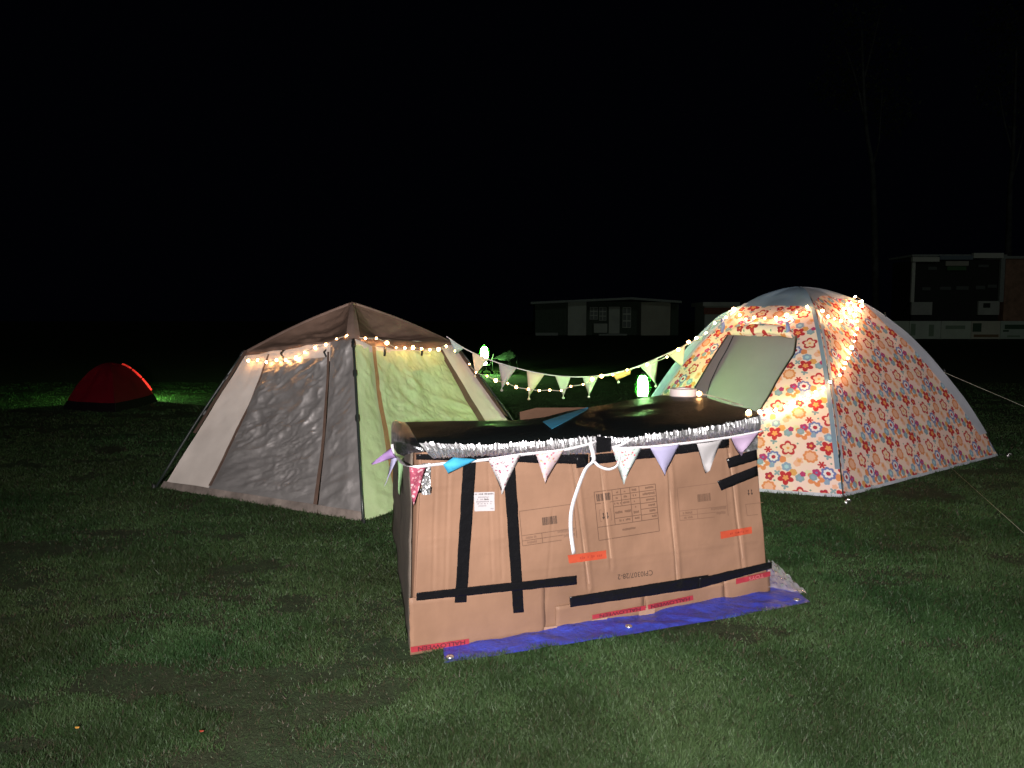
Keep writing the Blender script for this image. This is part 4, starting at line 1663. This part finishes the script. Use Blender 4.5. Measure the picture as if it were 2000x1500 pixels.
# ------------------------------------------------------------------ lamps
# fairy lights: warm little globes on thin cable
M_bulb = emit('warm_bulb', (1.0, 0.48, 0.17), 52.0)
M_bulb2 = emit('bright_warm_bulb', (1.0, 0.55, 0.25), 130.0)
M_cable = mat('clear_cable', (0.45, 0.40, 0.32), 0.4)
bm = bmesh.new()
bmesh.ops.create_icosphere(bm, subdivisions=2, radius=0.0135)
BULB = bpy.data.meshes.new('bulb')
bm.to_mesh(BULB)
bm.free()
BULB.materials.append(M_bulb)
BULB.polygons.foreach_set('use_smooth', [True] * len(BULB.polygons))
BULB2 = BULB.copy()
BULB2.materials.clear()
BULB2.materials.append(M_bulb2)


def fairy(label, pts, cable=None, group='fairy light strings', mesh=None):
    t = thing('fairy_lights', label, 'fairy lights', pts[0], group)
    MB().tube(smooth_path(cable or pts, 3), 0.0045, 5).build('cable', M_cable, t, True)
    for p in pts:
        o = bpy.data.objects.new('bulb', mesh or BULB)
        COL.objects.link(o)
        o.parent = t
        o.location = p - pts[0]
        o.scale = [random.choice((0.6, 0.75, 0.9, 1.0, 1.3))] * 3
    return t


PG_, PR_ = Plane(T1F, fG.n), Plane(T1F, fR.n)
wl = [PG_.hit(x, y, 0.045) for x, y in ((492, 708), (510, 707), (527, 711), (547, 707), (565, 707), (585, 703), (602, 692), (622, 683), (643, 677), (664, 666), (684, 661))]
wr_ = [PR_.hit(x, y, 0.05) for x, y in ((706, 665), (727, 665), (748, 674), (766, 683), (783, 684), (799, 683), (816, 685), (832, 687), (849, 686), (864, 680), (881, 689))]
fairy('fairy lights looped across the front of the brown and cream tent', wl + wr_)
mid = [at(x + random.uniform(-3, 3), y + random.uniform(-1.5, 1.5), Yv) for x, y, Yv in ((915, 712, 7.9), (931, 727, 7.7), (952, 735, 7.6), (971, 743, 7.55), (991, 750, 7.5), (1011, 756, 7.5), (1033, 760, 7.5), (1053, 763, 7.5), (1075, 763, 7.5), (1097, 762, 7.5), (1117, 756, 7.5), (1137, 750, 7.5), (1157, 742, 7.55), (1177, 734, 7.6), (1198, 731, 7.65), (1222, 724, 7.7), (1262, 711, 7.75), (1302, 697, 7.8), (1324, 683, 7.85), (1345, 669, 7.9))]
fairy('fairy lights hanging in a sagging line between the two tents', mid)
# on the flowered tent
sk = MB()
sk.grid(lambda u, v: f_r(0.02 + u * 0.98, v), 50, 30)
sk.grid(lambda u, v: f_d(0.02 + u * 0.98, v), 50, 30)
skb = sk.bvh()


def dome_pt(x, y, off=0.055):
    h = skb.ray_cast(O, ray(x, y).normalized())
    if h[0] is None:
        return at(x, y, 8.2)
    n = h[1]
    if n.dot(ray(x, y)) > 0:
        n = -n
    return h[0] + n * off


dl = [(1360, 661), (1379, 651), (1400, 637), (1418, 620), (1437, 611), (1449, 623), (1460, 631), (1476, 628), (1498, 630), (1518, 629), (1538, 624), (1558, 618), (1578, 608),
      (1597, 613), (1608, 624), (1621, 629), (1634, 633), (1645, 626), (1650, 612), (1655, 598), (1664, 586), (1684, 588), (1672, 595), (1660, 604), (1648, 601), (1640, 610), (1652, 618), (1664, 612), (1676, 603), (1668, 610), (1662, 622), (1666, 634), (1666, 648), (1661, 660), (1659, 672), (1654, 684), (1651, 695), (1646, 705), (1641, 714), (1638, 724), (1630, 737), (1621, 752),  # tight cluster includes extra bulbs added to widen the glow
      (1607, 763), (1592, 771), (1578, 777), (1563, 784), (1549, 791), (1534, 799), (1517, 806), (1500, 809), (1485, 811), (1472, 811)]
dp = [dome_pt(*p) for p in dl[:-2]] + [lerp(dome_pt(1500, 809), FP.hit(1472, 811, -0.05), k) for k in (0.5, 0.96)]
fairy('dense fairy lights wound over the flowered tent down to the counter corner', dp, mesh=BULB2)
c = thit(1365, 777) + V((0, 0, 0.03))
fairy('single fairy light resting beside the white tape roll', [c, c + V((0.001, 0, 0))][:1], [c + V((0.03, 0.02, -0.02)), c, c + V((0.12, -0.12, -0.02)), c + V((0.16, -0.5, -0.03))], None)

M_glow = emit('green_lantern_globe', (0.42, 1.0, 0.32), 230.0)
M_glow3 = emit('far_green_lantern_globe', (0.40, 1.0, 0.25), 450.0)
M_glow2 = emit('strong_green_lantern_globe', (0.36, 1.0, 0.22), 900.0)
M_halo = bpy.data.materials.new('green_halo_shell')  # added shell around each globe, imitating a green glow
M_halo.use_nodes = True
T = NT(M_halo.node_tree)
T.n.remove(M_halo.node_tree.nodes['Principled BSDF'])
ta, tb_ = T.node('ShaderNodeBsdfTransparent'), T.node('ShaderNodeBsdfTranslucent')
tb_.inputs[0].default_value = (0.12, 1.0, 0.10, 1)
mx = T.node('ShaderNodeMixShader')
mx.inputs[0].default_value = 0.006
T.l.new(ta.outputs[0], mx.inputs[1])
T.l.new(tb_.outputs[0], mx.inputs[2])
T.l.new(mx.outputs[0], M_halo.node_tree.nodes['Material Output'].inputs[0])
M_lbody = mat('lantern_plastic', (0.03, 0.05, 0.03), 0.4)


def lantern(label, c, r, h, group='green lanterns', m=None):
    t = thing('lantern', label, 'lantern', c, group)
    MB().lathe(c, [(r * .9, 0), (r, 0.008), (r, 0.022), (r * .8, 0.028)], 16).build('base', M_lbody, t, True)
    MB().lathe(c + V((0, 0, 0.026)), [(r * .80, 0), (r * .86, h * .15), (r * .88, h * .5), (r * .80, h * .8), (r * .55, h * .95), (r * .25, h)], 18).build('globe', m or M_glow, t, True)
    MB().lathe(c + V((0, 0, 0.012)), [(r * 1.0, 0), (r * 1.35, h * .1), (r * 1.42, h * .5), (r * 1.3, h * .9), (r * .9, h * 1.12), (r * .4, h * 1.2)], 20).build('halo_shell', M_halo, t, True)
    MB().lathe(c + V((0, 0, 0.022 + h)), [(r * .35, 0), (r * .35, 0.010), (r * .2, 0.014)], 12).build('cap', M_lbody, t, True)
    hc = c + V((0, 0, 0.03 + h))
    MB().tube([hc + V((r * .35 * math.cos(a), 0, r * .45 * math.sin(a))) for a in np.linspace(0, math.pi, 9)], 0.003, 5).build('handle', M_lbody, t, True)
    return t


L2 = at(1255, 778, 7.4)
lantern('green glowing lantern on a stake between the flowered tent and the counter', L2, 0.056, 0.195, m=M_glow)
post = thing('lantern_post', 'thin dark stake carrying the green lantern beside the flowered tent', 'post', (L2.x, L2.y, 0))
MB().tube([V((L2.x, L2.y, -0.1)), L2 - V((0, 0, 0.004))], 0.010, 8).build('shaft', M_black, post, True)
MB().lathe(L2 - V((0, 0, 0.012)), [(0.012, 0), (0.05, 0.006), (0.05, 0.011)], 12).build('tray', M_black, post, True)
# ------------------------------------------------------------------ far things
# small red dome tent on the left
RL, RR = gnd(122, 800), gnd(308, 784)
RFc = gnd(226, 806)
RBk = V((-7.74, 14.50, 0))
rtop = at(214, 708, (RL.y + RR.y) / 2)
RC_ = V((rtop.x, rtop.y, 0))
red = thing('dome_tent', 'small dark red dome tent alone on the left of the field', 'tent', RC_)
M_red = mat('red_nylon', (0.14, 0.004, 0.013), 0.7, spec=0.05, var=0.12, vscale=4, transl=0.22, tcol=(0.50, 0.02, 0.03))
M_red2 = mat('bright_red_nylon', (0.55, 0.02, 0.03), 0.5, transl=0.5, tcol=(0.75, 0.012, 0.03))
for P, Q, sd in ((RL, RFc, 1), (RFc, RR, 2), (RR, RBk, 3), (RBk, RL, 4)):
    f_ = patch_fn(P, Q, 0.05, 0.02, RC_, rtop, seed=sd * 5.0, wr=0.012)
    patch('wall_panel', f_, 0.0, 0.90, 0, 1, 20, 16, M_red, red)
    patch('ground_skirt', f_, 0.90, 1.0, 0, 1, 3, 16, mat('dark_skirt', (0.008, 0.006, 0.007), 0.8, spec=0.03), red, 0.003)
oR = (RR - RC_).normalized()
for k in range(3):
    MB().grid(lambda u, v: arch(RR, 0.24 + 0.21 * k + 0.195 * u, RC_, rtop) + (oR * 0.032 + V((0, 0, 0.02))) * v + V((0, 0, 0.004)), 8, 2).build('pole_sleeve', M_red2, red, True, label='bright red pole sleeve lit from behind')
for P in (RL, RR, RFc, RBk):
    out = (P - RC_).normalized()
    MB().tube([arch(P, r, RC_, rtop) - out * 0.02 - V((0, 0, 0.02)) for r in np.linspace(0.05, 1, 16)], 0.010, 6).build('pole', M_pole, red, True)
lantern('green lantern on the grass hidden behind the small red tent', V((-7.36, 14.86, 0)), 0.06, 0.18, m=M_glow2)

# low folding chair, turned sideways, with a lantern on its seat, and a loose awning beside it
CH = gnd(950, 729)
chair = thing('camp_chair', 'low dark camp chair far out on the grass, seen from the side', 'chair', CH)
M_chair = mat('dark_canvas', (0.02, 0.028, 0.022), 0.7)
for s in (-1, 1):
    MB().tube([CH + V((-0.16, s * 0.22, 0)), CH + V((0.06, s * 0.20, 0.23))], 0.016, 6).build('leg', M_black, chair, True)
    MB().tube([CH + V((0.20, s * 0.22, 0)), CH + V((-0.08, s * 0.20, 0.23))], 0.016, 6).build('leg', M_black, chair, True)
    MB().tube([CH + V((0.10, s * 0.20, 0.20)), CH + V((0.22, s * 0.20, 0.56))], 0.014, 6).build('back_post', M_black, chair, True)
    MB().tube([CH + V((-0.14, s * 0.21, 0.23)), CH + V((0.14, s * 0.21, 0.23))], 0.014, 6).build('seat_rail', M_black, chair, True)
MB().grid(lambda u, v: CH + V((lerp(-.14, .12, u), (v - .5) * 0.40, 0.235 - 0.02 * math.sin(math.pi * u) * math.sin(math.pi * v))), 6, 6).build('seat', M_chair, chair, True, thick=0.008)
MB().grid(lambda u, v: CH + V((lerp(.12, .21, u), (v - .5) * 0.40, lerp(.28, .55, u))), 6, 6).build('backrest', M_chair, chair, True, thick=0.008)
lb = CH + V((-0.06, -0.05, 0.228))
lan = thing('lantern', 'tall green lantern standing on the seat of the far camp chair', 'lantern', lb, 'green lanterns')
MB().lathe(lb, [(0.07, 0), (0.07, 0.02), (0.05, 0.03)], 14).build('base', M_lbody, lan, True)
MB().lathe(lb + V((0, 0, 0.03)), [(0.05, 0), (0.065, 0.03), (0.065, 0.07), (0.05, 0.10)], 14).build('lower_globe', M_glow3, lan, True)
MB().lathe(lb + V((0, 0, 0.13)), [(0.05, 0), (0.05, 0.015), (0.08, 0.02)], 14).build('collar', M_lbody, lan, True)
MB().lathe(lb + V((0, 0, 0.155)), [(0.07, 0), (0.095, 0.06), (0.10, 0.2), (0.09, 0.32), (0.05, 0.38), (0.02, 0.395)], 18).build('globe', M_glow3, lan, True)
MB().lathe(lb + V((0, 0, 0.14)), [(.09, 0), (.135, .06), (.145, .2), (.13, .34), (.08, .42), (.03, .45)], 18).build('halo_shell', M_halo, lan, True)
MB().lathe(lb + V((0, 0, 0.60)), [(0.03, 0), (0.03, 0.015), (0.01, 0.02)], 10).build('cap', M_lbody, lan, True)
aw = thing('awning', 'pale green sheet propped at a slant beside the far camp chair', 'awning', gnd(985, 726))
ap = [at(962, 700, 23.2), at(996, 683, 24.0), at(1010, 694, 23.4), at(993, 706, 22.9)]
MB().grid(lambda u, v: lerp(lerp(ap[0], ap[1], u), lerp(ap[3], ap[2], u), v) + V((0, 0, 0.06)) * fbm(V((u * 3, v * 3, 1)), 2), 10, 10).build('sheet', cloth('green_grey_sheet', (0.04, 0.055, 0.045)), aw, True, thick=0.006)
for p in ap:
    MB().tube([p, V((p.x, p.y, 0))], 0.012, 6).build('pole', M_pole, aw, True)

# ------------------------------------------------------------------ cricket pavilion, shed, scoreboard, advertising boards
M_wallw = mat('white_render', (0.42, 0.43, 0.41), 0.8, var=0.12, vscale=0.8)
M_wallb = mat('buff_render', (0.38, 0.36, 0.32), 0.8, var=0.12, vscale=0.8)
M_dkgreen = mat('dark_green_boards', (0.05, 0.07, 0.055), 0.7, var=0.2)
M_dark = mat('dark_boards', (0.02, 0.022, 0.022), 0.7, var=0.2)
M_roof = mat('grey_roof_felt', (0.28, 0.30, 0.30), 0.8, var=0.15)
M_glass = mat('window_glass', (0.20, 0.22, 0.22), 0.15, spec=0.6)
M_frame = mat('white_frame', (0.55, 0.55, 0.52), 0.6)
M_redw = mat('red_brown_boards', (0.20, 0.07, 0.05), 0.7, var=0.2)
M_brick = mat('red_brick', (0.30, 0.17, 0.12), 0.8, var=0.3, vscale=2.0)


def XZ(Y):
    return (lambda x: at(x, 640, Y).x), (lambda y: at(1000, y, Y).z)


def blk(name, x0, y0, x1, y1, Y, d, m, par, z0=None, label=None):
    """box whose front face fills these photo pixels at distance Y, depth d"""
    X, Z = XZ(Y)
    zb = Z(y1) if z0 is None else z0
    return MB().box((X(x0), Y, zb), (X(x1), Y + d, Z(y0))).build(name, m, par, label=label)


YP = 78.0
Xp, Zp = XZ(YP)
pav = thing('pavilion', 'low white sports pavilion with flat shallow roof, dim in the far background', 'building', (Xp(1180), YP + 4, 0))
blk('wall', 1045, 592, 1108, 655, YP + 0.5, 7, M_dkgreen, pav, 0.0, 'dark green veranda end')
for k in range(7):
    blk('board', 1046 + k * 9, 596, 1053 + k * 9, 652, YP + 0.42, 0.07, M_dkgreen, pav, 0.05)
blk('wall', 1109, 589, 1145, 655, YP, 7.5, M_wallw, pav, 0.0, 'white wall section')
blk('wall', 1146, 589, 1251, 655, YP + 1.2, 6.3, M_dkgreen, pav, 0.0, 'dark recessed entrance wall')
blk('wall', 1252, 590, 1309, 655, YP, 7.5, M_wallb, pav, 0.0, 'plain buff wall section')
blk('wall', 1310, 594, 1325, 655, YP + 0.6, 6.9, M_dkgreen, pav, 0.0)
for x0, x1, y0, y1 in ((1152, 1167, 600, 624), (1170, 1184, 600, 626), (1216, 1232, 600, 640)):
    w_ = blk('window', x0, y0, x1, y1, YP + 1.08, 0.11, M_frame, pav)
    X, Z = XZ(YP + 1.05)
    nx, ny = 2, 3
    for i in range(nx):
        for j in range(ny):
            a, b_ = lerp(x0, x1, (i + .08) / nx), lerp(x0, x1, (i + .92) / nx)
            c_, d_ = lerp(y0, y1, (j + .08) / ny), lerp(y0, y1, (j + .92) / ny)
            blk('pane', a, c_, b_, d_, YP + 1.05, 0.02, M_glass, w_)
d_ = blk('door', 1189, 599, 1210, 652, YP + 1.08, 0.11, M_wallw, pav)
blk('bench', 1160, 632, 1186, 650, YP + 0.6, 0.4, M_wallw, pav)
blk('step', 1046, 650, 1090, 657, YP - 0.8, 1.2, M_roof, pav, 0.0)
blk('step', 1170, 652, 1225, 657, YP - 0.8, 1.9, M_roof, pav, 0.0)
b = MB()
rl, rm, rr = (Xp(1036), Zp(590)), (Xp(1230), Zp(581)), (Xp(1327), Zp(588))
b.v = [V((x, y, z + dz)) for y in (YP - 0.9, YP + 8.4) for (x, z) in (rl, rm, rr) for dz in (-0.22, 0.0)]
b.f = [(0, 2, 3, 1), (2, 4, 5, 3), (6, 7, 9, 8), (8, 9, 11, 10), (1, 3, 9, 7), (3, 5, 11, 9), (0, 6, 8, 2), (2, 8, 10, 4), (0, 1, 7, 6), (4, 10, 11, 5)]
b.build('roof', M_roof, pav)
shed = thing('shed', 'small flat roofed shed with red brown boards beside the far pavilion', 'building', (at(1405, 640, 74).x, 76, 0))
blk('wall', 1376, 596, 1440, 652, 74, 4, M_wallw, shed, 0.0)
blk('board_band', 1374, 601, 1436, 614, 73.92, 0.07, M_redw, shed)
blk('roof', 1372, 590, 1444, 598, 73.6, 4.8, M_wallw, shed)

YS = 64.0
Xs, Zs = XZ(YS)
sb = thing('scoreboard', 'dark cricket scoreboard building with pale lower walls at the far right', 'scoreboard', (Xs(1880), YS + 2, 0))
blk('wall', 1779, 508, 1948, 664, YS + 0.3, 3.5, M_dark, sb, 0.0, 'black score panel')
blk('wall', 1779, 590, 1819, 615, YS + 0.1, 0.19, M_wallw, sb, None, 'pale wall left of the opening')
blk('wall', 1909, 588, 1950, 615, YS + 0.1, 0.19, M_wallw, sb, None, 'pale wall right of the opening')
blk('window', 1919, 592, 1932, 601, YS + 0.05, 0.04, M_dark, sb)
blk('corner_post', 1777, 512, 1783, 590, YS + 0.1, 0.19, M_frame, sb)
blk('corner_post', 1949, 497, 1957, 590, YS + 0.05, 0.24, M_roof, sb)
blk('fascia', 1777, 502, 1829, 511, YS - 0.1, 0.3, M_frame, sb)
blk('fascia', 1830, 499, 1894, 507, YS - 0.05, 0.3, mat('blue_grey_board', (0.16, 0.2, 0.25), 0.6), sb)
blk('fascia', 1895, 494, 1953, 504, YS - 0.1, 0.3, M_frame, sb)
blk('name_board', 1842, 510, 1886, 519, YS + 0.1, 0.15, M_wallb, sb)
blk('name_board', 1845, 520, 1882, 528, YS + 0.12, 0.13, mat('green_board', (0.06, 0.14, 0.06), 0.6), sb)
M_num = mat('grey_plate', (0.10, 0.11, 0.11), 0.6)
for x0, x1, y0, y1 in ((1808, 1825, 521, 527), (1905, 1925, 517, 522), (1798, 1814, 561, 567), (1832, 1854, 560, 566), (1864, 1888, 559, 566), (1902, 1920, 558, 565), (1925, 1943, 556, 562)):
    blk('number_plate', x0, y0, x1, y1, YS + 0.22, 0.06, M_num, sb)
blk('roof', 1776, 497, 1960, 501, YS + 0.3, 4.0, M_roof, sb)
bw = thing('brick_building', 'red brick building end beside the scoreboard at the right picture edge', 'building', (Xs(2010), YS + 2, 0))
blk('wall', 1958, 504, 2070, 664, YS + 0.4, 8, M_brick, bw, 0.0)
blk('roof', 1956, 500, 2074, 505, YS + 0.2, 8.5, M_roof, bw)

YB = 60.0
bd = thing('advert_boards', 'row of pale pitch side advertising boards below the scoreboard', 'boards', (at(1880, 640, YB).x, YB, 0))
TON = [(0.46, 0.52, 0.46), (0.50, 0.56, 0.50), (0.52, 0.58, 0.50), (0.56, 0.54, 0.46), (0.44, 0.52, 0.46), (0.5, 0.5, 0.48)]
EX = [1712, 1776, 1838, 1897, 1954, 2010, 2070]
M_pr = [mat('dark_green_print', (0.05, 0.10, 0.06), 0.6), mat('faded_green_print', (0.22, 0.30, 0.22), 0.6), mat('brown_print', (0.20, 0.13, 0.07), 0.6)]
for k in range(6):
    x0, x1 = EX[k], EX[k + 1]
    bo = blk('board', x0 + 0.4, 627, x1 - 0.4, 662, YB, 0.06, mat('board_%s' % ('abcdef'[k]), TON[k], 0.6, var=0.1, vscale=1.0), bd)
    for fx in (0.02, 0.98):
        x = lerp(x0, x1, fx)
        blk('post', x - 0.8, 628, x + 0.8, 664, YB + 0.07, 0.08, M_dkgreen, bd, 0.0)
    for (a, b2, c2, d2, mi) in [[(.2, .2, .35, .9, 1)], [(.05, .15, .2, .8, 1), (.62, .2, .78, .85, 1)], [(.15, .25, .8, .45, 1)], [(.05, .12, .35, .6, 0), (.1, .75, .95, .9, 2)], [(.15, .2, .85, .45, 0), (.1, .5, .3, .6, 0), (.25, .8, .7, .9, 1)], [(.1, .15, .9, .4, 0), (.05, .6, .95, .85, 0)]][k]:
        blk('printed_patch', lerp(x0, x1, a), lerp(627, 662, b2), lerp(x0, x1, c2), lerp(627, 662, d2), YB - 0.008, 0.007, M_pr[mi], bo)

# ------------------------------------------------------------------ trees, barely caught by the light
M_bark = mat('pale_bark', (0.05, 0.053, 0.055), 0.8, var=0.8, vscale=1.2)
M_leaf = mat('dark_leaves', (0.030, 0.042, 0.020), 0.6, transl=0.2)


def tree(label, Y, trunk, limbs, crown, seed):
    base = at(trunk[0][0], 640, Y)
    base.z = 0
    t = thing('tree', label, 'tree', base, 'trees behind the scoreboard')
    R = random.Random(seed)
    P = [V((at(trunk[0][0], 640, Y).x, Y, -0.2))] + [at(x, y, Y) for x, y in trunk[1:]]
    n = len(P)
    MB().tube(smooth_path(P, 3), [0.30 * (1 - 0.8 * k / (3 * (n - 1))) + 0.03 for k in range(3 * (n - 1) + 1)], 8).build('trunk', M_bark, t, True)
    for L in limbs:
        Q = [at(x, y, Y + 0.6 * i) for i, (x, y) in enumerate(L)]
        m_ = 3 * (len(Q) - 1) + 1
        MB().tube(smooth_path(Q, 3), [0.13 * (1 - 0.8 * k / m_) for k in range(m_)], 6).build('limb', M_bark, t, True)
    b = MB()
    for (x, y, r) in crown:
        c = at(x, y, Y + R.uniform(1.5, 4.0))
        for _ in range(420):
            d = V((R.gauss(0, 1), R.gauss(0, 1), R.gauss(0, 1)))
            d = d.normalized() * r * R.random() ** 0.4
            p = c + d
            u = V((R.gauss(0, 1), R.gauss(0, 1), R.gauss(0, 1))).normalized()
            w_ = u.cross(V((R.gauss(0, 1), R.gauss(0, 1), R.gauss(0, 1)))).normalized()
            s = R.uniform(0.10, 0.24)
            b.poly([p - u * s, p + w_ * s * .5, p + u * s, p - w_ * s * .5])
    b.build('crown', M_leaf, t, True)


tree('tall tree with pale forked trunk fading into the night, left of the scoreboard', 72, [(1712, 640), (1709, 480), (1706, 370), (1704, 325), (1692, 250), (1686, 150), (1683, 60)],
     [[(1704, 325), (1716, 280), (1719, 240), (1724, 170)], [(1690, 235), (1670, 150), (1650, 90)], [(1686, 160), (1706, 80), (1720, 20)]],
     [(1660, 90, 3.2), (1700, 20, 3.4), (1740, 110, 3.0), (1690, 180, 2.6), (1745, 220, 2.4), (1630, 170, 2.4), (1720, -60, 3.2), (1655, -20, 3)], 3)
tree('tall tree with straight pale trunk rising behind the brick building', 74, [(1968, 640), (1969, 500), (1971, 430), (1973, 360), (1978, 310), (1982, 200), (1985, 90)],
     [[(1973, 360), (1990, 300), (2004, 230)], [(1978, 300), (1962, 240), (1950, 170)]],
     [(1960, 170, 3.0), (1990, 100, 3.4), (2010, 220, 2.8), (1950, 60, 2.8), (1985, 0, 3.2)], 5)

# fallen leaves on the near grass
for (x, y, col, lab) in ((151, 1421, (0.45, 0.22, 0.04), 'small orange fallen leaf on the grass near the lower left corner'), (394, 1428, (0.22, 0.03, 0.012), 'small dark red fallen leaf on the near grass')):
    c = gnd(x, y, 0.03)
    b = MB()
    b.grid(lambda u, v: c + V(((u - .5) * 0.016, (v - .5) * 0.013 * math.sin(math.pi * (0.1 + .8 * u)), 0.004 * math.sin(math.pi * v))), 6, 4)
    o = b.build('fallen_leaf', mat('leaf_' + ('orange' if col[0] > .4 else 'red'), col, 0.6, transl=0.2), None, True, label=lab, origin=c)
    o['category'] = 'leaf'
